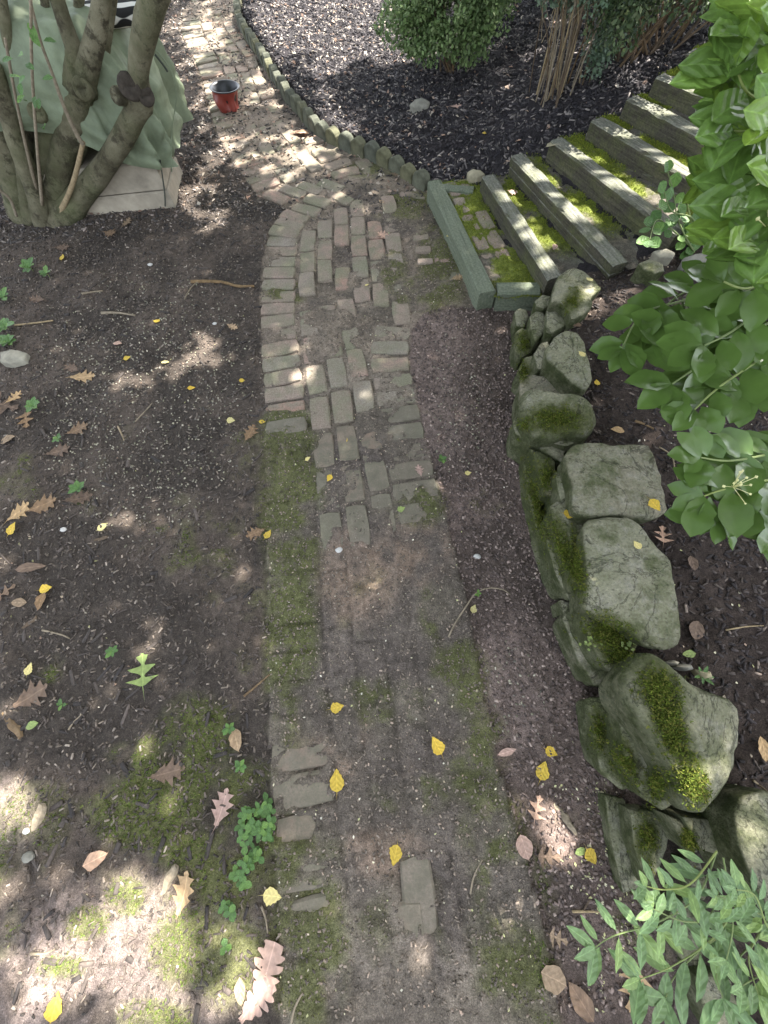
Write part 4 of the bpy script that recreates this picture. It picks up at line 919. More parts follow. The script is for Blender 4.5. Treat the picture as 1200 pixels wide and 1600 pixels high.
# draped cover: a closed cloth skin over a boxy grill with folds and an uneven hem
cx, cy, hx, hy = bx[0]-.60, YB+.36, .66, .41; zt = .80
cover = thing('cover', 'faded green fabric cover draped over a boxy grill on the concrete base', 'cover', (cx, cy, ztop))
NU, NV = 220, 46; V = []; F = []
for j in range(NV):
    t = j/(NV-1)
    for i in range(NU):
        a = 2*math.pi*i/NU; c, s = math.cos(a), math.sin(a); e = .34
        X = math.copysign(abs(c)**e, c); Y = math.copysign(abs(s)**e, s)
        if t < .34:                                           # top
            q = t/.34; rr = q**.8*.88; z = zt+.05*(1-q*q)-.03*(1-math.cos(q*1.3)); X *= rr; Y *= rr; fo = .010*q
        else:
            q = (t-.34)/.66; rr = .88+.12*math.sin(min(1, q*2.2)*math.pi/2)+.03*math.sin(q*3.1)
            hem = ztop-.03+.02*mnoise.noise(Vector((c*2.4, s*2.4, 3)))+.26*(.5+.5*math.tanh((.55-X)*3.0))*(1 if s < 0 else 0)
            z = zt-.03+.0-(zt-.03-hem)*q**1.05; X *= rr; Y *= rr; fo = .02+.06*q
        k = mnoise.noise(Vector((X*2.2*3, Y*2.2*3, z*1.1+4)))*.7+mnoise.noise(Vector((X*6+z*2, Y*6, z*3)))*.45+.35*mnoise.noise(Vector((X*15, Y*15, z*8)))+.6*abs(mnoise.noise(Vector((X*9+z*6, Y*9-z*3, z*9))))
        dd = 1+fo*k*2.4
        zz = z+(.03*mnoise.noise(Vector((X*4, Y*4, 9)))+.014*mnoise.noise(Vector((X*11, Y*11, 2))) if t < .4 else 0)
        V.append((cx+X*hx*dd, cy+Y*hy*dd, zz))
for j in range(NV-1):
    for i in range(NU): F.append((j*NU+i, (j+1)*NU+i, (j+1)*NU+(i+1) % NU, j*NU+(i+1) % NU))
link('cloth', py_mesh(rel(cover, V), F, True), MAT['cloth'], cover)
for (pts, rr) in (([(252, 78), (275, 110), (284, 150), (277, 200), (276, 268)], .006), ([(250, 85), (262, 100), (270, 112)], .010)):
    P = np.array([hit(u-6, v)[0] if False else aty(u-8, v, YB-.03) for u, v in pts]); link('seam', py_mesh(*tube(rel(cover, P), np.full(len(P), rr*.5), 6, 16), True), MAT['cord'] if rr > .008 else MAT['cloth'], cover)
# striped cushion lying on the cover
ps = aty(190, 12, YB+.30)
zig = thing('striped_cushion', 'black and white zigzag cushion lying on top of the green cover', 'cushion', tuple(ps))
mz, ntz, bz = newmat('zigzag_fabric', .9, .2); wv = node(ntz, 'ShaderNodeTexWave', wave_type='BANDS', bands_direction='Y'); wv.inputs['Scale'].default_value = 7; wv.inputs['Distortion'].default_value = 4; wv.inputs['Detail'].default_value = 0
ntz.links.new(objc(ntz), wv.inputs['Vector']); ntz.links.new(ramp(ntz, wv.outputs['Fac'], [(.45, (.03, .03, .03)), (.55, (.75, .73, .68))]), bz.inputs['Base Color'])
V = []; F = []
for j in range(9):
    for i in range(20):
        a = 2*math.pi*i/20; ph = math.pi*(j/8-.5); c, s = math.cos(a), math.sin(a); X = math.copysign(abs(c)**.5, c)*math.cos(ph)**.6; Y = math.copysign(abs(s)**.5, s)*math.cos(ph)**.6
        V.append((X*.24, Y*.15, math.sin(ph)*.05))
for j in range(8):
    for i in range(20): F.append((j*20+i, j*20+(i+1) % 20, (j+1)*20+(i+1) % 20, (j+1)*20+i))
link('fabric', py_mesh(V, F, True), mz, zig)

# red crumpled pot
pp = on(360, 172); zc = (pp-CAM)@fwd; pr0 = 21*zc/FPX
pot = thing('plant_pot', 'crumpled red plastic plant pot standing empty on the far brick path', 'plant pot', tuple(pp))
hp = (aty(357, 131, pp[1])[2]-pp[2])*.93
def lathe(prof, n=40, crumple=0., close=None):
    V = []; F = []
    for j, (r, z) in enumerate(prof):
        for i in range(n):
            a = 2*math.pi*i/n; k = 1
            if crumple:
                w = math.sin(math.pi*min(1, max(0, z/hp)))**.6
                k = 1+crumple*w*1.3*(mnoise.noise(Vector((math.cos(a)*1.6, math.sin(a)*1.6, z*9)))*1.3-.35*max(0, math.sin(a*2+.6))-.55*math.exp(-((a-5.2)/.2)**2)*(.4+.5*z/hp))
            V.append((r*k*math.cos(a), r*k*math.sin(a), z))
    for j in range(len(prof)-1):
        for i in range(n): F.append((j*n+i, j*n+(i+1) % n, (j+1)*n+(i+1) % n, (j+1)*n+i))
    if close == 'end': F.append(tuple((len(prof)-1)*n+i for i in range(n)))
    if close == 'start': F.append(tuple(range(n))[::-1])
    return V, F
H = hp; r = pr0
tl = Matrix.Rotation(.06, 4, 'Y')
link('pot_body', py_mesh(*lathe([(r*.76, 0), (r*.80, .01)]+[(r*(.80+.02*k), H*k/9) for k in range(1, 9)]+[(r*.98, H*.985)], 48, .26, 'start'), True), MAT['pot'], pot, tl)
link('pot_rim', py_mesh(*lathe([(r*.97, H*.955), (r*1.05, H*.96), (r*1.07, H*.985), (r*1.03, H), (r*.95, H*.99), (r*.86, H*.9), (r*.76, H*.7), (r*.66, H*.45)], 48, 0), True), MAT['potrim'], pot, tl)
link('pot_soil', py_mesh(*lathe([(r*.70, H*.52), (r*.5, H*.55), (r*.2, H*.53), (r*.02, H*.55)], 30, 0, 'end'), True), MAT['soil'], pot, tl)

# ------------------------------------------------------------------ shrubs of the back bed
FOL_V = [(0, 0, 0), (.3, .5, .07), (0, 1, 0), (-.3, .5, .07)]; FOL_F = [(0, 1, 2, 3)]
def foliage(root, centers, n, size, cols, name='foliage', up_=.5, wts=None, shell=.75):
    """leaf-sized faces spread through lumpy clumps; centers: (x, y, z, rx, ry, rz)"""
    c = np.array(centers, float); vol = c[:, 3]*c[:, 4]*c[:, 5]; w = vol**.75; w /= w.sum(); ci = rng.choice(len(c), n, p=w)
    d = rng.normal(0, 1, (n, 3)); d /= np.linalg.norm(d, axis=1, keepdims=True); r = np.where(rng.uniform(size=n) < shell, rng.uniform(.78, 1.06, n), rng.uniform(.3, .8, n))
    P = c[ci, :3]+d*c[ci, 3:]*r[:, None]
    nrm = d*.6+rng.normal(0, .5, (n, 3))+np.array([0, 0, up_]); nrm /= np.linalg.norm(nrm, axis=1, keepdims=True)
    a = d*.5+rng.normal(0, .7, (n, 3)); a -= nrm*(a*nrm).sum(1, keepdims=True); a /= np.linalg.norm(a, axis=1, keepdims=True)+1e-9; b = np.cross(a, nrm)
    R = np.stack([b, a, nrm], -1); s = rng.uniform(*size, n); k = P[:, 2] > Hg(P[:, 0], P[:, 1])-.01
    return scatter(FOL_V, FOL_F, P[k], R[k], np.stack([s, s, s], 1)[k], pick(cols, n, wts, .25)[k], name, MAT['foliage'], root)
def lumps(c, R, n, r, seed):
    q = random.Random(seed); out = []
    for _ in range(n):
        a = q.uniform(0, 6.28); ph = q.uniform(-.5, 1.3); rr = q.uniform(.45, .85)
        s = q.uniform(.7, 1.25)*r; out.append((c[0]+R[0]*rr*math.cos(a)*math.cos(ph), c[1]+R[1]*rr*math.sin(a)*math.cos(ph), c[2]+R[2]*rr*math.sin(ph), s, s, s*.8))
    return out
p = on(700, 112); S1_ = thing('round_shrub', 'round fine leaved green shrub at the back of the mulch bed', 'shrub', tuple(p))
foliage(S1_, lumps(p+np.array([-.02, .0, .30]), (.50, .40, .34), 60, .11, 3)+lumps(p+np.array([-.02, 0, .32]), (.72, .56, .50), 46, .05, 8), 25000, (.016, .034), [(.13, .20, .07), (.17, .25, .09), (.09, .14, .05), (.23, .30, .13)], shell=.6)
for k in range(14):
    a = random.uniform(0, 6.28); e = p+np.array([math.cos(a)*.3, math.sin(a)*.25, random.uniform(.2, .5)])
    link('branch', py_mesh(*tube(rel(S1_, [p+np.array([random.gauss(0, .03), random.gauss(0, .03), -.02]), (p+e)/2+np.array([0, 0, .06]), e]), [.008, .006, .003], 5, 8)), MAT['darktwig'], S1_)
p = on(868, 152); S2_ = thing('bare_stemmed_shrub', 'leggy shrub with bare upright tan stems and thin bluish foliage beside the stairs', 'shrub', tuple(p)); tips = []
for k in range(34):
    a = random.uniform(0, 6.28); b = p+np.array([random.gauss(0, .085), random.gauss(0, .06), -.03]); lean = random.uniform(.02, .22)
    dx = math.cos(a)*lean-.13+.10*random.random(); e = b+np.array([dx, math.sin(a)*lean*.8-.06, random.uniform(.4, .75)])
    m_ = b*.5+e*.5+np.array([-dx*.18+random.gauss(0, .015), random.gauss(0, .015), .03])
    link('stem', py_mesh(*tube(rel(S2_, [b, m_, e]), [random.uniform(.0025, .0065), .0038, .0018], 6, 9, .05, k)), MAT['twig' if k % 3 else 'darktwig'], S2_); tips.append(e)
    for q in range(2):
        f = random.uniform(.5, .9); s0 = b*(1-f)+e*f; e2 = s0+np.array([random.gauss(0, .09), random.gauss(0, .07), random.uniform(.08, .2)])
        link('stem', py_mesh(*tube(rel(S2_, [s0, e2]), [.002, .001], 5)), MAT['twig'], S2_); tips.append(e2)
foliage(S2_, [(t[0]+.04, t[1], t[2], .06, .06, .07) for t in tips if t[0] > p[0]-.10 or random.random() < .4]+[(p[0]+.16+random.gauss(0, .06), p[1]+random.gauss(0, .08), p[2]+random.uniform(.12, .5), .06, .06, .06) for _ in range(26)], 9000, (.012, .028), [(.13, .19, .12), (.17, .23, .16), (.09, .14, .08)], shell=.4)
p = on(1010, 82); S3_ = thing('dark_shrub', 'dark dense shrub with arching brown stems at the top of the stairs', 'shrub', tuple(p))
for k in range(34):
    a = random.uniform(0, 6.28); l = random.uniform(.3, .6); e = p+np.array([math.cos(a)*l, math.sin(a)*l*.7, random.uniform(.2, .6)]); b = p+np.array([random.gauss(0, .1), random.gauss(0, .06), -.03])
    link('stem', py_mesh(*tube(rel(S3_, [b, (b+e)/2+np.array([0, 0, .07]), e]), [.007, .005, .002], 5, 9)), MAT['darktwig'], S3_)
foliage(S3_, lumps(p+np.array([.05, .05, .50]), (.66, .5, .34), 48, .13, 9)+lumps(p+np.array([0, -.25, .22]), (.6, .3, .2), 20, .1, 10), 19000, (.014, .03), [(.05, .08, .03), (.075, .11, .045), (.03, .05, .02), (.11, .14, .06)])
p = at(1010, -12, .35); S4_ = thing('bright_hedge', 'sunlit yellow green hedge beyond the dark shrub', 'hedge', (p[0], p[1], .3))
foliage(S4_, lumps(p+np.array([.2, .5, .4]), (1.3, .4, .5), 40, .24, 12), 16000, (.03, .06), [(.16, .24, .04), (.22, .30, .06), (.10, .17, .03)])
gx_ = rng.uniform(-2, 7, 26000); gy_ = rng.uniform(6.9, 9.5, 26000)
scatter(BL_V, BL_F, np.stack([gx_, gy_, Hg(gx_, gy_)], 1), rotm(rng.uniform(0, 6.28, 26000), rng.normal(0, .3, 26000), rng.normal(0, .3, 26000)), np.tile([.012, .05, .06], (26000, 1)), pick([(.10, .19, .03), (.15, .25, .04)], 26000), 'grass', MAT['moss'])
tag(bpy.data.objects['grass'], 'bright short lawn grass beyond the mulch bed', 'grass')

# ------------------------------------------------------------------ large glossy shrub on the right
er = np.array([1.75, .95, .35]); er[2] = float(Hg(er[0], er[1]))
EU = thing('leafy_shrub', 'large glossy green leaved shrub with cream flower clusters overhanging the wall', 'shrub', tuple(er))
nleaf = [0]; extraV, extraF = [], []
def put_leaf(root, kind, mat, p, y, nrm, L, cap=298, cnt=nleaf):
    M = shift(root) @ leafM(p, y, nrm, L); me = leafm(kind, mat)
    if cnt[0] < cap: cnt[0] += 1; return link('leaf', me, None, root, M)
    b = len(extraV); extraV.extend([M @ v.co for v in me.vertices]); extraF.extend([tuple(i+b for i in q.vertices) for q in me.polygons])
def flowers(root, p, n=16, r=.018):
    parts = []
    for _ in range(n):
        c = np.array(p)+rng.normal(0, r, 3)*np.array([1, 1, .6])
        parts.append(tube([np.array(p)-np.array([0, 0, .02]), c], [.0006, .0006], 3, None, 0, 0, False))
        q = random.uniform(.0022, .0038); parts.append(([c+np.array(d)*q for d in ((1, 0, 0), (-1, 0, 0), (0, 1, 0), (0, -1, 0), (0, 0, 1), (0, 0, -1))], [(0, 2, 4), (2, 1, 4), (1, 3, 4), (3, 0, 4), (2, 0, 5), (1, 2, 5), (3, 1, 5), (0, 3, 5)]))
    V, F = join(parts); link('flower_cluster', py_mesh(rel(root, V), F), MAT['flower'], root)
def branch(root, pts, leafpx, step=34, kind='oval', mat='euo', wpx=5, spread=.9, tip=3, fl=None, cnt=nleaf, stemmat='greenstem', start=.0, upn=.75):
    P = smooth_curve(np.array([atd(*q) for q in pts]), 40); S = np.r_[0, np.cumsum(np.linalg.norm(np.diff(P, axis=0), axis=1))]
    zc = (P-CAM)@fwd; link('stem', py_mesh(*tube(rel(root, P), np.linspace(wpx, wpx*.5, 40)*.5*zc/FPX, 6, None, .06, 2)), MAT[stemmat], root)
    s = S[-1]*start; k = 0
    while s < S[-1]:
        p = np.array([np.interp(s, S, P[:, i]) for i in range(3)]); i = min(int(np.searchsorted(S, s)), 38); t = P[i+1]-P[i]; t /= np.linalg.norm(t); z = (p-CAM)@fwd
        tocam = CAM-p; tocam /= np.linalg.norm(tocam); nb = np.array([0, 0, 1])*upn+tocam*(1.15-upn)
        sd_ = np.cross(t, nb); sd_ /= np.linalg.norm(sd_)
        for sg in (-1, 1):
            L = leafpx*z/FPX*random.uniform(.75, 1.15); d = t*random.uniform(.3, .8)+sd_*sg*spread*random.uniform(.7, 1.2)+np.array([0, 0, random.uniform(-.35, .1)])
            nn_ = nb+rng.normal(0, .28, 3)+sd_*sg*.15; put_leaf(root, kind, mat, p+d/np.linalg.norm(d)*.006, d, nn_, L, cnt=cnt)
        s += step*z/FPX*random.uniform(.8, 1.2); k += 1
    t = P[-1]-P[-4]; t /= np.linalg.norm(t); z = zc[-1]; tocam = CAM-P[-1]; tocam /= np.linalg.norm(tocam); nb = np.array([0, 0, 1])*upn+tocam*(1.15-upn); sd_ = np.cross(t, nb)
    for q in range(tip):
        a = (q-(tip-1)/2)*.75; d = t*math.cos(a)+sd_*math.sin(a)+np.array([0, 0, random.uniform(-.25, .1)]); put_leaf(root, kind, mat, P[-1], d, nb+rng.normal(0, .2, 3), leafpx*z/FPX*random.uniform(.7, 1.05), cnt=cnt)
    if fl:
        for f in fl:
            i = int(39*f); flowers(root, P[i]+nb*.03)
EB = [  # (pixel path with distance along the view axis, leaf length px)
 ([(1290, 40, .62), (1200, 10, .56), (1120, 12, .52)], 88, (.8,)), ([(1290, 90, .6), (1210, 70, .54), (1125, 62, .5)], 100, None), ([(1300, 150, .62), (1210, 110, .55), (1115, 118, .52)], 100, (.55,)),
 ([(1300, 190, .6), (1230, 160, .54), (1150, 150, .5), (1110, 105, .49)], 95, None), ([(1310, 240, .62), (1220, 210, .54), (1120, 205, .5)], 105, (.6,)), ([(1310, 260, .66), (1220, 250, .6), (1130, 255, .56)], 95, None),
 ([(1310, 300, .6), (1220, 290, .54), (1140, 320, .5)], 105, (.7,)), ([(1310, 340, .62), (1230, 330, .55), (1150, 372, .5)], 100, (.85,)), ([(1310, 320, .72), (1200, 300, .66), (1100, 300, .62)], 80, None),
 ([(1300, 380, .6), (1230, 380, .54), (1190, 410, .5)], 100, (.5,)), ([(1310, 200, .8), (1200, 180, .75), (1110, 175, .72)], 75, None), ([(1310, 20, .8), (1200, -10, .75), (1130, -15, .72)], 80, None),
 ([(1300, 350, .85), (1200, 350, .8), (1110, 380, .78)], 70, None), ([(1310, 120, .55), (1250, 100, .5), (1190, 60, .47)], 105, (.7,)), ([(1310, 230, .55), (1250, 230, .5), (1190, 190, .47)], 110, None), ([(1310, 360, .56), (1260, 350, .5), (1200, 300, .47)], 105, None),
 # middle sprays
 ([(1280, 380, .95), (1180, 420, .92), (1080, 465, .9), (1005, 490, .88), (972, 545, .87)], 52, None), ([(1280, 430, .92), (1180, 450, .9), (1090, 500, .88), (1040, 520, .87)], 56, None), ([(1290, 470, .9), (1190, 510, .86), (1110, 560, .84), (1050, 600, .83)], 64, None),
 ([(1290, 520, .88), (1210, 550, .84), (1130, 600, .82), (1085, 640, .81)], 62, None), ([(1290, 560, .86), (1220, 590, .83), (1160, 610, .82)], 66, None), ([(1290, 480, .82), (1220, 470, .8), (1140, 520, .78), (1100, 540, .77)], 66, None),
 ([(1290, 430, .8), (1230, 420, .78), (1170, 450, .76), (1130, 440, .75)], 66, None), ([(1200, 420, .98), (1110, 440, .96), (1050, 470, .95), (1010, 520, .95)], 46, None), ([(1280, 540, .95), (1180, 540, .92), (1110, 530, .9), (1075, 590, .9)], 52, None),
 ([(1280, 500, 1.0), (1180, 500, .98), (1090, 540, .97)], 50, None),
 # low sprays
 ([(1290, 690, .84), (1200, 710, .82), (1140, 720, .8), (1095, 715, .79)], 58, None), ([(1290, 740, .82), (1200, 750, .8), (1130, 765, .78), (1100, 775, .78)], 68, (.6,)), ([(1290, 780, .82), (1210, 790, .8), (1150, 790, .78), (1120, 805, .78)], 60, None), ([(1290, 830, .8), (1240, 830, .79), (1205, 830, .78)], 56, None), ([(1290, 720, .86), (1230, 720, .84), (1170, 735, .82)], 60, None),
]
for bi, (pts, lp, fl) in enumerate(EB):
    if bi < 16: lp *= .86
    if bi < 16: pts = [(u+26+(14 if v < 130 else 0), v, d_) for u, v, d_ in pts]
    branch(EU, pts, lp, lp*.56, fl=fl, tip=3, wpx=5)
for a, b in (((1290, 40), .62), ((1310, 240), .62), ((1300, 380), .6), ((1290, 470), .9), ((1290, 560), .86), ((1290, 690), .84), ((1290, 780), .82), ((1280, 380), .95)):
    e = atd(*a, b); P = np.array([er+np.array([random.gauss(0, .05), random.gauss(0, .05), -.03]), er*.45+e*.55+np.array([.15, 0, .12]), e]); link('stem', py_mesh(*tube(rel(EU, P), [.018, .011, .005], 7, 16, .06, 4), True), MAT['darktwig'], EU)
if extraV: tag(link('leaf_mass', py_mesh(extraV, extraF, True), MAT['euo'], EU), kind='stuff')
extraV.clear(); extraF.clear()
# small vine reaching over the stairs
vr = on(1085, 395); VN = thing('climbing_vine', 'thin vine with small round leaves creeping over the near step ends', 'vine', tuple(vr)); vc = [0]
for pts in ([(1085, 395), (1060, 345), (1052, 300), (1043, 268)], [(1090, 380), (1075, 320), (1085, 285), (1108, 278)], [(1085, 390), (1040, 350), (1025, 345), (1015, 375)], [(1100, 370), (1080, 340), (1050, 330), (1038, 300)]):
    z0 = (vr-CAM)@fwd; branch(VN, [(u, v, z0-.06*i-.02) for i, (u, v) in enumerate(pts)], 19, 26, 'round', 'seedling', 2.5, tip=1, cnt=vc)
# narrow-leaved shrub in the near right corner
vr = on(1120, 1470); PRV = thing('narrow_leaved_shrub', 'small shrub with narrow pale green leaves at the foot of the wall', 'shrub', tuple(vr)); pc_ = [0]
for pts, lp in [([(1120, 1330), (1090, 1400), (1030, 1440), (960, 1462), (930, 1480)], 46), ([(1120, 1330), (1080, 1380), (1040, 1390), (1010, 1385)], 34), ([(1130, 1360), (1110, 1430), (1070, 1440), (1020, 1420)], 38), ([(1150, 1420), (1110, 1470), (1050, 1510), (1000, 1530)], 54),
    ([(1150, 1450), (1100, 1480), (1055, 1525), (1040, 1560)], 56), ([(1190, 1460), (1150, 1500), (1120, 1520), (1130, 1560)], 50), ([(1210, 1420), (1180, 1470), (1170, 1500), (1185, 1555)], 46), ([(1130, 1340), (1140, 1400), (1145, 1450), (1135, 1500)], 34), ([(1220, 1450), (1190, 1430), (1150, 1410), (1120, 1400)], 34),
    ([(1230, 1480), (1200, 1450), (1180, 1400), (1150, 1390)], 34), ([(1240, 1520), (1210, 1530), (1190, 1525), (1160, 1540)], 44)]:
    b = (vr-CAM)@fwd; n_ = len(pts); branch(PRV, [(u, v, b-.10-.10*i/n_) for i, (u, v) in enumerate(pts)], lp, lp*.78, 'narrow', 'privet', 3, spread=.75, tip=3, cnt=pc_, upn=.7, start=.15)

# ------------------------------------------------------------------ overhanging shade tree (unseen beyond the right, crown shaped to cast the sun patches)
RU = lambda u, v: (u, v)
PATCH = [(316, 533, 22, 10), (322, 562, 34, 6), (268, 573, 24, 6), (210, 597, 26, 10), (275, 594, 12, 8), (208, 817, 32, 10), (142, 830, 24, 9), (5, 880, 16, 10), (217, 1021, 18, 14), (244, 995, 12, 12), (150, 1092, 12, 14), (172, 1078, 8, 8), (225, 1145, 27, 18), (161, 1207, 20, 20), (11, 1107, 14, 10), (22, 1239, 20, 14), (34, 1036, 15, 8), (245, 1180, 25, 12),
 (20, 1262, 40, 30), (65, 1275, 16, 14), (157, 1343, 18, 12), (285, 1240, 12, 8), (287, 1255, 14, 8), (287, 1335, 10, 10), (210, 1388, 40, 35), (135, 1440, 25, 30), (225, 1462, 50, 30), (210, 1540, 72, 55), (75, 1540, 72, 50), (240, 1420, 40, 30), (30, 1500, 30, 20), (50, 1380, 35, 20), (330, 1455, 12, 10), (375, 1470, 14, 12), (360, 1512, 18, 20), (395, 1555, 50, 26), (8, 1410, 15, 15), (300, 1475, 20, 15),
 (796, 1414, 20, 20), (813, 1500, 12, 12), (653, 1483, 12, 16), (657, 1370, 8, 8), (882, 1275, 20, 30), (813, 1327, 14, 15), (880, 1353, 22, 20), (830, 1257, 12, 12), (467, 587, 22, 13), (601, 559, 14, 6), (415, 565, 12, 5), (385, 900, 20, 10)]
HPATCH = [(1100, 1190, 9, 20, .34), (1120, 1215, 16, 28, .34), (1128, 1248, 10, 14, .33), (1072, 1118, 5, 9, .35), (1102, 1128, 9, 6, .35), (1118, 1288, 12, 8, .24), (1166, 1284, 12, 7, .3), (1190, 1318, 9, 13, .3), (1078, 1310, 8, 10, .2),
 (1000, 205, 30, 10, .45), (1060, 170, 34, 12, .5), (1105, 185, 30, 16, .52), (1080, 95, 30, 12, .57), (1010, 240, 40, 8, .4), (960, 215, 26, 6, .42), (830, 265, 30, 6, .26), (915, 310, 30, 8, .3), (1085, 280, 20, 12, .4), (1060, 355, 14, 8, .36), (905, 262, 20, 5, .33), (800, 232, 22, 8, .2), (945, 455, 26, 12, .26), (985, 440, 14, 8, .26), (870, 380, 20, 6, .24)]
def openness(x, y):
    """share of sunlight that reaches the ground point, 0..1 (decides where the crown has gaps)"""
    u, v = pix(x, y, 0*x); o = np.zeros_like(x)
    for e in PATCH: o = np.maximum(o, (ell(e[0], e[1], e[2]*1.12+(19 if e[2]*e[3] > 500 else 8), e[3]*1.12+(16 if e[2]*e[3] > 500 else 7), U=u, V=v) < 1)*1.)
    for a, b, c_, d_, z in HPATCH:
        uu, vv = pix(x+SUN[0]/SUN[2]*z, y+SUN[1]/SUN[2]*z, z+0*x); o = np.maximum(o, (ell(a, b, c_*1.1+13, d_*1.1+10, U=uu, V=vv) < 1)*1.)
    dn = fbm(x, y, 10.5, 2, 91)*.66+fbm(x, y, 2.2, 2, 17)*.34
    area = np.zeros_like(x)
    area = np.maximum(area, sstep(345, 290, v)*sstep(690, 560, u)*sstep(230, 270, u)*.52)
    area = np.maximum(area, sstep(190, 70, v)*sstep(820, 580, u)*1.6*sstep(390, 430, u+(v-100)*-.2)+sstep(190, 70, v)*sstep(800, 560, u)*.5)
    area = np.maximum(area, sstep(380, 330, v)*sstep(255, 275, u)*sstep(400, 330, u)*.8)
    area = np.maximum(area, sstep(280, 120, v)*.28); area = np.maximum(area, (x > .75)*(x < 2.2)*(y > 1.9)*(y < 3.0)*.95); area = np.maximum(area, sstep(6.6, 7.2, y)*.9); area = np.maximum(area, (v < 270)*(u < 300)*.6)
    return np.maximum(o, (dn > .66-.27*area)*(area > .05)*1.)
TT = thing('shade_tree', 'unseen broad shade tree whose leafy crown is shaped to dapple the garden', 'tree', (6.2, 3.0, 0))
N = 330000; gx = rng.uniform(-5.5, 4.5, N); gy = rng.uniform(-2.6, 9.5, N); u_, v_ = pix(gx, gy, 0*gx); keep = ((u_ > -160) & (u_ < 1500) & (v_ > -160) & (v_ < 1750)) | (rng.uniform(size=N) < .2)
keep &= openness(gx, gy) < .5; gx, gy = gx[keep], gy[keep]; hh = 3.0+2.4*rng.uniform(size=len(gx))+.6*fbm(gx, gy, .8, 2, 5)
Pc = np.stack([gx+SUN[0]/SUN[2]*hh, gy+SUN[1]/SUN[2]*hh, hh], 1); sz = rng.uniform(.06, .10, len(gx))
scatter(FOL_V, FOL_F, Pc, rotm(rng.uniform(0, 6.28, len(gx)), rng.normal(0, .5, len(gx)), rng.normal(0, .5, len(gx))), np.stack([sz*1.3, sz, sz], 1), pick([(.05, .10, .02), (.07, .13, .03)], len(gx)), 'crown', MAT['foliage'], TT)
link('trunk', py_mesh(*tube([(0, 0, -.1), (0, 0, 1.2), (-.1, .1, 2.6), (-.4, .3, 4.2)], [.3, .24, .2, .12], 14, 20, .1, 1), True), MAT['bark'], TT)
for e in [(-3, 1, 4.6), (-4.5, -.6, 4.4), (-2.5, 3.5, 4.8), (-6, 1.5, 4.6), (-1, -2, 4.6)]:
    link('limb', py_mesh(*tube([(-.05, .1, 2.4), (e[0]*.4, e[1]*.4, 3.6), e], [.12, .07, .02], 8, 14, .1, 2), True), MAT['bark'], TT)
# ------------------------------------------------------------------ fallen leaves, one by one
def ground_leaf(u, v, kind, mat, L, rot, label, cat='leaf', group=None, name=None, flat=.16, lift=.006):
    h_ = hit(u, v); p, nr = h_[0], h_[1]; nr = nr if nr[2] > .3 else np.array([0, 0, 1.])
    a = math.radians(rot); y = np.array([math.cos(a), math.sin(a), 0]); nr = nr*.7+np.array([random.gauss(0, flat), random.gauss(0, flat), .6])
    yv = y-nr*(y@nr)/(nr@nr); c = p+nr/np.linalg.norm(nr)*lift-yv/np.linalg.norm(yv)*L*.5
    me = leafm(kind, mat); M = leafM(c, yv, nr, L)
    zmin = min((M @ w.co).z-max(float(Hg((M @ w.co).x, (M @ w.co).y)), -1) for w in me.vertices) if abs(p[2]-float(Hg(p[0], p[1]))) < .02 else min((M @ w.co).z for w in me.vertices)-p[2]+.004
    M = Matrix.Translation((0, 0, -min(zmin, .004)*.95+.003+(.006 if abs(p[2]-float(Hg(p[0], p[1]))) >= .02 else 0))) @ M
    o = link(name or {'yellow': 'yellow_leaf', 'pale': 'pale_leaf', 'gleaf': 'green_leaf'}.get(mat, 'dry_leaf'), me, None, None, M)
    return tag(o, label, cat, group)
YG, BG = 'yellow leaves fallen about the garden', 'dry brown leaves fallen about the garden'
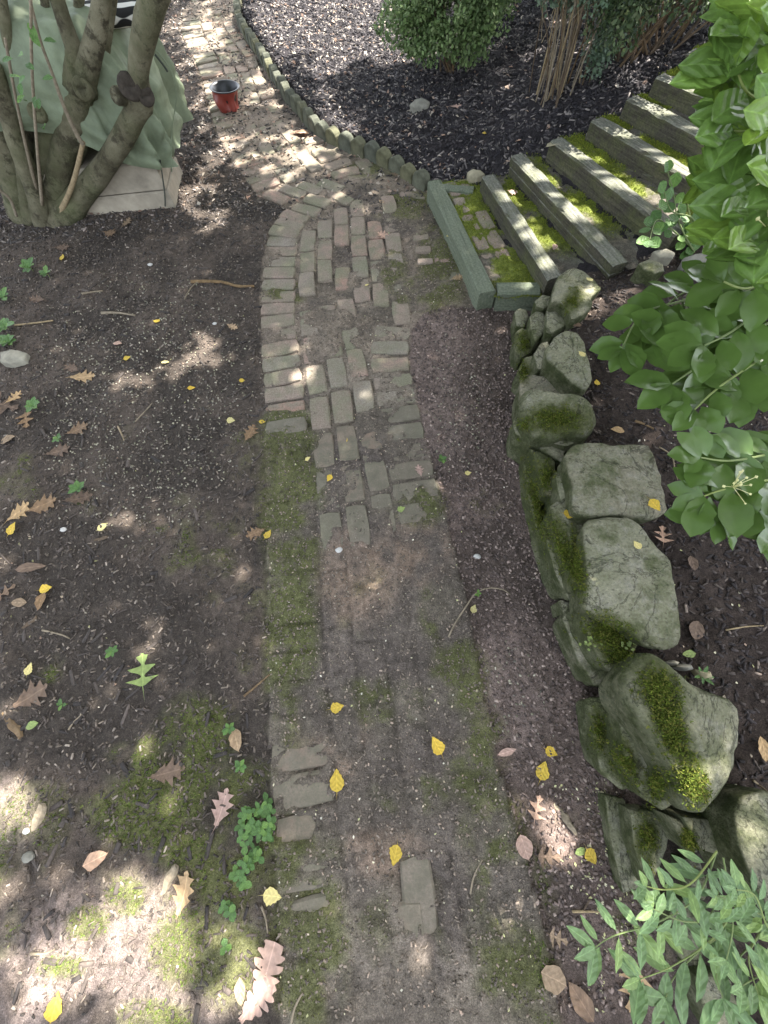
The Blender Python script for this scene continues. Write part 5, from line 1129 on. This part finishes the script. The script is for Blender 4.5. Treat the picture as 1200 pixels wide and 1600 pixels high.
Y = [
 (540, 688, .040, 70, 'yellow', 'small yellow leaf on the exposed bricks in the middle of the path'),
 (515, 748, .042, 240, 'yellow', 'small yellow leaf at the lower end of the exposed bricks, left of a brick joint'),
 (483, 720, .034, 20, 'pale', 'pale yellow leaf on the path edge beside a grey buried edging brick'),
 (731, 740, .036, 10, 'pale', 'pale yellow leaf on the dirt between the path and the mossy wall stones'),
 (420, 836, .050, 60, 'yellow', 'yellow leaf on the path edge next to a small curled brown oak leaf'),
 (527, 1105, .055, 10, 'yellow', 'folded yellow leaf lying sideways on the silted path near its left mossy edge'),
 (682, 1163, .068, 115, 'yellow', 'yellow pointed leaf on the silted path left of a flat brown leaf'),
 (527, 1218, .075, 90, 'yellow', 'slender yellow leaf pointing up the path with its stalk toward the viewer'),
 (618, 1334, .062, 250, 'yellow', 'round yellow leaf at the top corner of the buried grey brick'),
 (847, 1203, .066, 60, 'yellow', 'lower of two yellow leaves lying close together on the reddish dirt'),
 (860, 1174, .050, 330, 'yellow', 'upper of two yellow leaves lying close together on the reddish dirt'),
 (921, 1335, .058, 300, 'yellow', 'faded orange yellow leaf on the dirt touching a small blue green leaf'),
 (428, 1396, .066, 350, 'pale', 'pale cream leaf on the mossy left edge below the clover patch'),
 (887, 806, .052, 350, 'yellow', 'yellow leaf lying on the mossy stones beside the big square wall block'),
 (1021, 791, .055, 290, 'yellow', 'yellow leaf on the dark corner of the big square wall block'),
 (27, 828, .070, 60, 'yellow', 'bright yellow leaf at the edge of the left bed below a brown leaf cluster'),
 (163, 824, .056, 40, 'pale', 'pale yellow leaf lying in a patch of sun on the left bed'),
 (74, 920, .060, 10, 'yellow', 'yellow green leaf on the left bed beside dry brown leaves'),
 (49, 1045, .052, 80, 'pale', 'small tan yellow leaf just above a lobed brown oak leaf on the left bed'),
 (90, 1568, .070, 85, 'yellow', 'yellow leaf with long stalk in the big sunlit patch of the left bed'),
 (300, 608, .045, 10, 'yellow', 'small yellow leaf on bare dark soil below the sun flecks'),
 (362, 658, .050, 350, 'pale', 'pale yellow leaf left of the small brown oak leaf near the path edge'),
 (410, 660, .036, 0, 'yellow', 'tiny yellow leaf right of the small brown oak leaf near the path edge'),
 (260, 568, .052, 350, 'pale', 'light tan yellow leaf at the left end of the sun flecks on dark soil'),
 (201, 562, .046, 20, 'yellow', 'orange yellow leaf on dark soil between pebbles in the left bed'),
 (246, 504, .052, 160, 'yellow', 'faded yellow brown leaf beside a curved root on the left bed'),
 (101, 406, .056, 90, 'yellow', 'yellow leaf below the many-stemmed tree near two seedlings'),
 (379, 596, .034, 0, 'yellow', 'small yellow leaf close to the left edge bricks beside the bright sun fleck'),
 (756, 214, .050, 80, 'yellow', 'yellow leaf on the black mulch between the scalloped edging and the bare-stemmed shrub'),
 (931, 600, .040, 80, 'yellow', 'small yellow leaf on the soil beside the sloping grey wall stone'),
 (907, 556, .040, 120, 'pale', 'small pale leaf on top of the sloping grey wall stone'),
 (739, 952, .040, 60, 'pale', 'pale leaf caught beside the long curved twig on the path'),
 (993, 853, .035, 110, 'pale', 'cream leaf scrap on the long flat wall stone'),
 (919, 440, .045, 110, 'pale', 'pale slim leaf on the pale end stone of the wall near the steps'),
 (627, 796, .042, 20, 'gleaf', 'light green heart shaped leaf on the path beside a mossy brick'),
 (1074, 1022, .046, 0, 'gleaf', 'oval light green leaf on the soil below the long flat wall stone'),
 (905, 1328, .040, 20, 'gleaf', 'small blue green leaf on the dirt touching a faded yellow leaf'),
 (52, 1133, .055, 15, 'gleaf', 'narrow pale green leaf lying on dark soil below the lobed oak leaf'),
 (700, 372, .030, 0, 'pale', 'small cream leaf on the mossy bricks nearest the green step frame'),
 (574, 448, .030, 20, 'pale', 'small cream leaf on the dirt filled bricks of the landing'),
 (486, 372, .026, 0, 'yellow', 'tiny yellow leaf on the upper left bricks of the landing'),
]
for u, v, L, r, m, lab in Y: ground_leaf(u, v, 'oval' if m == 'gleaf' and u != 627 else 'ovate', m, L*.84, r, lab, group=YG if m == 'yellow' else None)
Bn = [
 (133, 592, .13, 10, 'pinoak', 'tan', 'tan lobed oak leaf in the left bed above a clump of dry leaves'),
 (115, 578, .10, 150, 'pinoak', 'brown', 'dark brown oak leaf partly under the tan lobed oak leaf'),
 (392, 678, .11, 70, 'pinoak', 'brown', 'curled brown oak leaf standing near the left path edge'),
 (400, 834, .09, 200, 'pinoak', 'brown', 'small curled brown oak leaf beside a yellow leaf at the path edge'),
 (655, 736, .065, 100, 'pinoak', 'pink', 'small pale lobed leaf on the path above the mossy brick'),
 (600, 372, .10, 150, 'pinoak', 'pink', 'whitish lobed leaf on the upper brick landing'),
 (560, 331, .075, 30, 'pinoak', 'pink', 'small pale lobed leaf near the joint above the brick landing'),
 (596, 317, .06, 300, 'pinoak', 'tan', 'small tan leaf on the dirt behind the brick landing'),
 (714, 436, .085, 20, 'pinoak', 'tan', 'tan lobed leaf against the foot of the green step frame'),
 (616, 277, .08, 0, 'pinoak', 'tan', 'tan leaf at the foot of the round topped edging'),
 (350, 1258, .115, 75, 'pinoak', 'pink', 'grey brown star shaped oak leaf on moss left of the clover'),
 (55, 1086, .145, 30, 'pinoak', 'brown', 'long lobed grey brown oak leaf on dark soil at the left side'),
 (291, 1390, .12, 80, 'pinoak', 'tan', 'upright pale oak leaf with deep lobes in the lower left bed'),
 (418, 1515, .155, 70, 'whiteoak', 'pink', 'large pinkish round lobed oak leaf at the mossy path edge, upper one'),
 (405, 1556, .125, 40, 'whiteoak', 'pink', 'large pinkish round lobed oak leaf at the mossy path edge, lower one'),
 (378, 1545, .065, 100, 'oval', 'tan', 'small tan oval leaf beside the pinkish oak leaves'),
 (225, 1046, .13, 100, 'maple', 'gleaf', 'half green half tan maple leaf on the dark soil'),
 (268, 1205, .12, 10, 'pinoak', 'brown', 'dark curled oak leaf at the lower edge of the moss mat'),
 (152, 1342, .09, 200, 'oval', 'pink', 'reddish brown broad leaf in a sun fleck of the lower left bed'),
 (70, 790, .15, 20, 'pinoak', 'brown', 'big torn brown oak leaf in the left leaf cluster'),
 (32, 800, .13, 40, 'pinoak', 'tan', 'brown oak leaf at the left end of the leaf cluster'),
 (128, 780, .12, 15, 'pinoak', 'brown', 'brown oak leaf at the right end of the leaf cluster'),
 (95, 706, .12, 20, 'pinoak', 'brown', 'dull grey brown leaf below a small seedling in the left bed'),
 (125, 672, .12, 25, 'pinoak', 'brown', 'dark brown oak leaf beside a small seedling in the left bed'),
 (12, 636, .16, 340, 'maple', 'brown', 'large reddish brown leaf at the left border of the bed'),
 (45, 660, .11, 290, 'maple', 'brown', 'dark reddish leaf right beside the large reddish brown leaf'),
 (18, 690, .09, 200, 'oval', 'tan', 'tan oval leaf below the large reddish brown leaf'),
 (25, 622, .10, 60, 'pinoak', 'tan', 'bleached leaf near the pale grey rock on the left'),
 (50, 888, .13, 5, 'narrow', 'brown', 'long red brown bark like leaf across the left bed'),
 (12, 925, .09, 40, 'maple', 'brown', 'rust coloured pointed leaf at the left border'),
 (33, 941, .07, 355, 'oval', 'tan', 'flat tan oval leaf beside the rust coloured pointed leaf'),
 (68, 940, .08, 80, 'oval', 'brown', 'upright brown folded leaf below the yellow green leaf'),
 (371, 1156, .085, 110, 'oval', 'tan', 'curled cream tan leaf on the moss beside a clover seedling'),
 (790, 1174, .075, 10, 'narrow', 'pink', 'flat pinkish brown leaf piece on the dirt near the two yellow leaves'),
 (862, 1524, .085, 150, 'round', 'tan', 'tan round leaf with a long curled stalk on the dirt by the narrow leaved shrub'),
 (365, 514, .075, 330, 'pinoak', 'tan', 'tan curled leaf in the left bed near the path edge bricks'),
 (186, 540, .055, 0, 'oval', 'pink', 'small pinkish leaf in the left bed beside the sun flecks'),
 (155, 336, .12, 20, 'maple', 'pink', 'pale pinkish leaf lit by the sun at the foot of the tree'),
 (175, 368, .13, 330, 'pinoak', 'brown', 'brown oak leaf in front of the beige concrete base'),
 (200, 352, .10, 60, 'pinoak', 'tan', 'tan oak leaf close to the lower edge of the concrete base'),
 (100, 390, .11, 0, 'pinoak', 'brown', 'dull brown leaf on the soil below the tree foot'),
 (60, 470, .10, 170, 'pinoak', 'brown', 'dull brown curled leaf on the left soil above a thin stick'),
 (985, 1542, .11, 250, 'maple', 'tan', 'orange brown leaf under the tips of the narrow leaved shrub'),
 (905, 1560, .10, 300, 'oval', 'brown', 'grey brown leaf on the soil left of the narrow leaved shrub'),
 (868, 1458, .055, 340, 'maple', 'tan', 'small orange brown leaf on the dirt beside the right moss strip'),
 (838, 1260, .075, 60, 'maple', 'pink', 'pale purplish leaf pressed into the dirt below the two yellow leaves'),
 (818, 1322, .07, 100, 'round', 'pink', 'whitish crumpled leaf on the dirt strip'),
 (856, 1336, .08, 350, 'maple', 'brown', 'brown crumpled leaf on the dirt strip beside the whitish one'),
 (1034, 836, .075, 70, 'maple', 'pink', 'small pale star shaped leaf on the bed beside the flat wall stones'),
 (1083, 985, .07, 60, 'round', 'brown', 'brown leaf on the bed right of the long flat wall stone'),
 (1078, 882, .06, 80, 'oval', 'brown', 'small red brown leaf on the bed behind the long flat wall stone'),
 (1183, 1168, .07, 80, 'oval', 'tan', 'tan oval leaf on the bed behind the large mossy boulder'),
 (962, 676, .06, 340, 'oval', 'tan', 'curled tan leaf above the big square wall block'),
 (900, 512, .05, 10, 'oval', 'brown', 'reddish curled leaf between the end stone and the sloping wall stone'),
 (862, 232, .10, 20, 'oval', 'rock', 'flat grey bark piece on the left end of a mossy step'),
 (466, 296, .05, 20, 'pinoak', 'brown', 'dark small leaf among the tilted bricks at the bend of the path'),
 (500, 350, .05, 250, 'oval', 'pink', 'small reddish leaf on the fan of bricks at the bend'),
 (470, 214, .16, 350, 'oval', 'pink', 'long pale leaf scrap on the far path beside the scalloped edging'),
 (712, 170, .09, 0, 'pinoak', 'pink', 'pale leaf on the mulch right of the small rock'),
 (808, 228, .05, 40, 'pinoak', 'pink', 'pale leaf at the far end of the third timber step'),
 (800, 303, .07, 330, 'pinoak', 'pink', 'whitish lobed leaf on the second step tread'),
 (865, 390, .06, 60, 'oval', 'pink', 'whitish leaf scrap on the third step tread'),
 (692, 214, .05, 60, 'pinoak', 'pink', 'small white leaf on the mulch above the scalloped edging'),
 (560, 244, .0, 0, '', '', ''),
]
for u, v, L, r, kd, m, lab in Bn:
    if lab: ground_leaf(u, v, kd, m, L*.86, r, lab, group=BG if m == 'brown' else None, flat=.12, lift=.008, name='bark_piece' if m == 'rock' else None, cat='bark' if m == 'rock' else 'leaf')

# ------------------------------------------------------------------ twigs and roots
TW_ = [
 ([(700, 996), (712, 972), (728, 948), (742, 928), (762, 920), (785, 922), (796, 930)], 4, 'long thin curved twig lying across the path and dirt'),
 ([(300, 443), (330, 441), (352, 444), (372, 449), (398, 450)], 7, 'bent grey root lying on the left soil near the path edge'),
 ([(734, 1394), (738, 1372), (745, 1355), (753, 1341)], 4, 'short pale twig on the path beside the right moss strip'),
 ([(382, 1088), (400, 1073), (422, 1054)], 5, 'straight twig with a reddish leaf end at the left mossy edge'),
 ([(409, 1414), (417, 1432), (420, 1455)], 5, 'pale bent twig on the left moss below the cream leaf'),
 ([(160, 491), (185, 491), (212, 494)], 6, 'short brown stick on the left soil above the sun flecks'),
 ([(25, 510), (55, 507), (86, 504)], 4, 'thin straight stick at the left side of the bed'),
 ([(130, 462), (145, 460), (162, 456)], 4, 'small brown stick below the tree'),
 ([(68, 985), (98, 992), (112, 998)], 4, 'thin pale stick on the dark soil at the left'),
 ([(892, 1421), (920, 1423), (944, 1423)], 5, 'light twig lying on the dirt left of the narrow leaved shrub'),
 ([(910, 1420), (915, 1410), (920, 1402)], 4, 'tiny twig crossing the light twig by the shrub'),
 ([(455, 1600), (462, 1570), (474, 1548)], 5, 'pale twig on moss at the near edge of the path'),
 ([(1130, 985), (1160, 980), (1190, 978)], 3, 'thin twig on the bed right of the long flat wall stone'),
 ([(1172, 1218), (1185, 1228), (1200, 1240)], 5, 'twig beside the right boulder of the wall'),
 ([(990, 660), (1005, 665), (1020, 672)], 6, 'pale wood splinter on the bed above the big wall block'),
 ([(1028, 700), (1045, 715), (1052, 735), (1056, 752)], 3, 'curling dry rootlet at the right of the big wall block'),
 ([(290, 470), (300, 452), (312, 440)], 3, 'thin dark twig sticking up on the left soil'),
 ([(212, 660), (228, 645), (240, 632)], 3, 'thin curved twig on pebbly soil in the left bed'),
 ([(186, 668), (192, 680), (196, 690)], 4, 'short tan twig in the left bed'),
 ([(110, 1140), (118, 1128), (130, 1116)], 4, 'greenish stick on the dark soil left of the moss mat'),
 ([(50, 1488), (75, 1486), (90, 1480)], 5, 'flat pale stick in the sunlit lower left bed'),
]
for pts, w, lab in TW_:
    P = []
    for u, v in pts:
        h_ = hit(u, v); P.append(h_[0]+np.array([0, 0, .004+.004*random.random()]))
    P = np.array(P); zc = (P-CAM)@fwd; root = P[0].copy(); V, F = tube(P-root, w*.38*zc/FPX*np.linspace(1, .6, len(P)), 6, 14, .25, w)
    o = link('twig', py_mesh(V, F, True), MAT['twig'] if random.random() < .75 else MAT['darktwig']); o.location = root; tag(o, lab, 'twig')

# ------------------------------------------------------------------ seedlings and clover
def seedling(u, v, n, Lpx, lab, kind='oval', h=.025, name='seedling', spread=.0, cat='seedling'):
    p = on(u, v); r = thing(name, lab, cat, tuple(p)); zc = (p-CAM)@fwd; L = Lpx*.8*zc/FPX
    link('stem', py_mesh(*tube([(0, 0, -.005), (.004, 0, h*.5), (0, .003, h)], [.0016, .0014, .001], 5)), MAT['greenstem'], r)
    for k in range(n):
        a = 6.283*k/n+random.uniform(-.3, .3); d = (math.cos(a), math.sin(a), random.uniform(.1, .5)); L_ = L*random.uniform(.75, 1.15)
        link('leaf', leafm(kind, 'seedling'), None, r, leafM((0, 0, h*random.uniform(.75, 1)), d, (-math.cos(a)*.4, -math.sin(a)*.4, 1), L_))
    return r
SD = [(52, 424, 6, 20, 'taller of two little green seedlings below the tree'), (78, 434, 5, 15, 'shorter of two little green seedlings below the tree'), (60, 640, 8, 18, 'bushy green seedling beside the reddish brown leaves'),
 (97, 690, 5, 14, 'small four leaved seedling above a grey brown leaf'), (130, 768, 6, 18, 'bright seedling at the end of the brown leaf cluster'), (183, 1018, 6, 15, 'little star shaped seedling beside the maple leaf'),
 (105, 1100, 4, 12, 'tiny two lobed seedling right of the lobed oak leaf'), (363, 1137, 6, 14, 'clover like seedling just above the curled cream leaf'), (380, 1195, 6, 14, 'clover like seedling at the path edge above the clover patch'),
 (15, 517, 9, 22, 'leafy green seedling with a yellow leaf at the left border'), (12, 470, 6, 18, 'green seedling leaning in from the left border below the tree'), (1088, 1056, 6, 22, 'seedling with narrow leaves between the flat stone and the mossy boulder'), (20, 540, 8, 20, 'low green seedling beside the pale grey rock'),
 (745, 930, 4, 8, 'tiny green sprout beside the long curved twig'), (690, 722, 8, 10, 'small grey green weed on the path near the pale lobed leaf'), (970, 555, 5, 26, 'green sprig rising from the bed beside the sloping wall stone'), (905, 480, 4, 14, 'small yellow green sprout behind the pale end stone of the wall')]
for u, v, n, L, lab in SD: seedling(u, v, n, L, lab, 'narrow' if u == 1088 else 'oval')
cp = on(405, 1290); CL = thing('clover_patch', 'trailing patch of bright green three leaved clover along the mossy path edge', 'clover', tuple(cp))
for k in range(44):
    if k < 26: u, v = 405+random.gauss(0, 15), 1288+random.gauss(0, 18)
    else: u, v = random.choice([(388, 1350), (395, 1338), (382, 1370), (372, 1362), (364, 1412), (357, 1415), (353, 1460), (402, 1325), (415, 1262)]); u += random.gauss(0, 5); v += random.gauss(0, 6)
    p = on(u, v); h = random.uniform(.012, .035); a0 = random.uniform(0, 6.28); tl_ = np.array([random.gauss(0, .25), random.gauss(0, .25), 1])
    link('stem', py_mesh(*tube(rel(CL, [p-np.array([0, 0, .004]), p+np.array([0, 0, h])]), [.0011, .0009], 4)), MAT['greenstem'], CL)
    for q in range(3):
        a = a0+q*2.094; link('leaf', leafm('round', 'seedling'), None, CL, shift(CL) @ leafM(p+np.array([0, 0, h]), (math.cos(a), math.sin(a), .1), tl_, random.uniform(.016, .024)))
# stonecrop sprigs on the mossy wall stone
for (u, v), lab in zip([(1012-32, 1007), (920, 1002)], ['bright green sprig growing from moss under the long flat wall stone', 'pale green sprig on the lower mossy wall stone']):
    h_ = hit(u, v); p = h_[0]; r = thing('moss_sprig', lab, 'sprig', tuple(p))
    for k in range(14):
        a = random.uniform(0, 6.28); link('leaf', leafm('round', 'gleaf'), None, r, leafM((random.gauss(0, .01), random.gauss(0, .008), .004+random.random()*.012), (math.cos(a), math.sin(a), .3), (random.gauss(0, .3), random.gauss(0, .3), 1), random.uniform(.007, .012)))

# ------------------------------------------------------------------ loose rocks
def rock(px, h, lab, mat='rock', cat='rock', name='rock', seed=50, dome=.5):
    vm = sum(v for _, v in px)/len(px); px = [(u, vm+(v-vm)*.6) for u, v in px]; h *= .6
    c = np.mean([on(u, v) for u, v in px], 0); o = stone(px, c[2]+h, h+.03, None, seed, name, mat, dome, (0, 0), .95, 1.4); return tag(o, lab, cat)
rock([(640, 165), (648, 152), (660, 150), (672, 158), (668, 168), (650, 170)], .05, 'small tan rock on the black mulch below the round shrub', seed=51)
rock([(730, 268), (738, 260), (752, 264), (758, 273), (746, 280), (734, 278)], .04, 'flat grey rock at the far end of the second timber step', seed=52)
rock([(0, 545), (20, 538), (42, 548), (38, 566), (15, 576), (0, 572)], .05, 'pale grey rock at the left border among seedlings', seed=53)
rock([(998, 408), (1012, 398), (1034, 410), (1038, 428), (1024, 434), (1006, 424)], .09, 'yellow mossed rock at the near end of the third timber step', seed=54, mat='stone')
rock([(1020, 390), (1040, 384), (1056, 396), (1052, 408), (1030, 404)], .07, 'pale angular rock behind the yellow mossed rock near the steps', seed=55)
rock([(1068, 400), (1090, 390), (1125, 392), (1130, 412), (1100, 420), (1075, 414)], .07, 'flat slate grey rock beneath the leafy shrub near the steps', seed=56)
rock([(1059, 1042), (1068, 1033), (1080, 1036), (1084, 1048), (1072, 1053)], .035, 'round brown stone wedged between the flat stone and the mossy boulder', seed=57)
rock([(1040, 1035), (1052, 1028), (1062, 1034), (1058, 1046)], .03, 'small tan stone left of the round brown stone', seed=58)
rock([(1085, 1040), (1110, 1045), (1116, 1066), (1098, 1068)], .03, 'dark flat stone on the bed beside the round brown stone', seed=59)
PB = [(100, 828, .012, 'white pebble on the dark soil of the left bed'), (236, 416, .013, 'white pebble on the left soil below the concrete base'), (530, 860, .013, 'white stone chip on the silted middle of the path'), (745, 870, .013, 'white stone chip on the dirt right of the path'),
 (336, 507, .011, 'white oval pebble in the left bed near the path edge'), (132, 1068, .0, ''), (44, 1297, .010, 'pale pebble in the lower left bed beside the sunlit leaf'), (48, 1337, .016, 'flat grey green pebble in the lower left bed')]
for u, v, r, lab in PB:
    if not lab: continue
    p = on(u, v); n = 10; V = []; F = []
    for j in range(6):
        ph = math.pi*(j/5-.5)
        for i in range(n):
            a = 6.283*i/n; k = 1+.25*mnoise.noise(Vector((math.cos(a)+u, math.sin(a), ph))); V.append((r*k*math.cos(a)*math.cos(ph)*1.2, r*k*math.sin(a)*math.cos(ph)*.9, r*.5*math.sin(ph)))
    for j in range(5):
        for i in range(n): F.append((j*n+i, j*n+(i+1) % n, (j+1)*n+(i+1) % n, (j+1)*n+i))
    o = link('pebble', py_mesh(V, F, True), MAT['white'] if 'white' in lab or 'pale' in lab else MAT['rock']); o.location = p+np.array([0, 0, r*.25]); tag(o, lab, 'pebble')
# bark slab standing in the lower left bed, crumpled bark at the left
for (u, v, L, Wd, T, rot, lab) in [(266, 1372, .075, .03, .012, 60, 'dark standing bark chip beside the pale oak leaf'), (22, 1132, .13, .03, .008, 320, 'long dark bark strip at the left border'), (62, 1275, .07, .035, .012, 80, 'crumpled pale bark piece half in the sun at the left'),
    (882, 1278, .09, .022, .006, 300, 'sunlit pale wood scrap on the dirt strip'), (45, 975, .08, .018, .006, 40, 'narrow grey wood chip on the dark soil at the left'), (160, 860-18, .06, .016, .006, 10, 'narrow brown wood chip below the white pebble')]:
    p = on(u, v); V = []; F = []; n = 8
    for i in range(n+1):
        t = i/n-.5; w = Wd*.5*(1-abs(2*t)**3*.6)*(1+.25*mnoise.noise(Vector((i*.9, u, 0))))
        for a, b in ((-w, 0), (-w*.6, T), (w*.6, T*.9), (w, 0)): V.append((t*L, a+L*.08*mnoise.noise(Vector((i*.4, v, 1))), b+.004*mnoise.noise(Vector((i*1.3, a*50, v)))))
    for i in range(n):
        for k in range(4): F.append((i*4+k, (i+1)*4+k, (i+1)*4+(k+1) % 4, i*4+(k+1) % 4))
    F += [(0, 1, 2, 3), tuple(n*4+k for k in (3, 2, 1, 0))]
    o = link('bark_chip', py_mesh(V, F), MAT['twig'] if 'pale' in lab else MAT['darktwig']); o.location = p; o.rotation_euler = (.1, -.1, math.radians(rot)); tag(o, lab, 'bark chip')
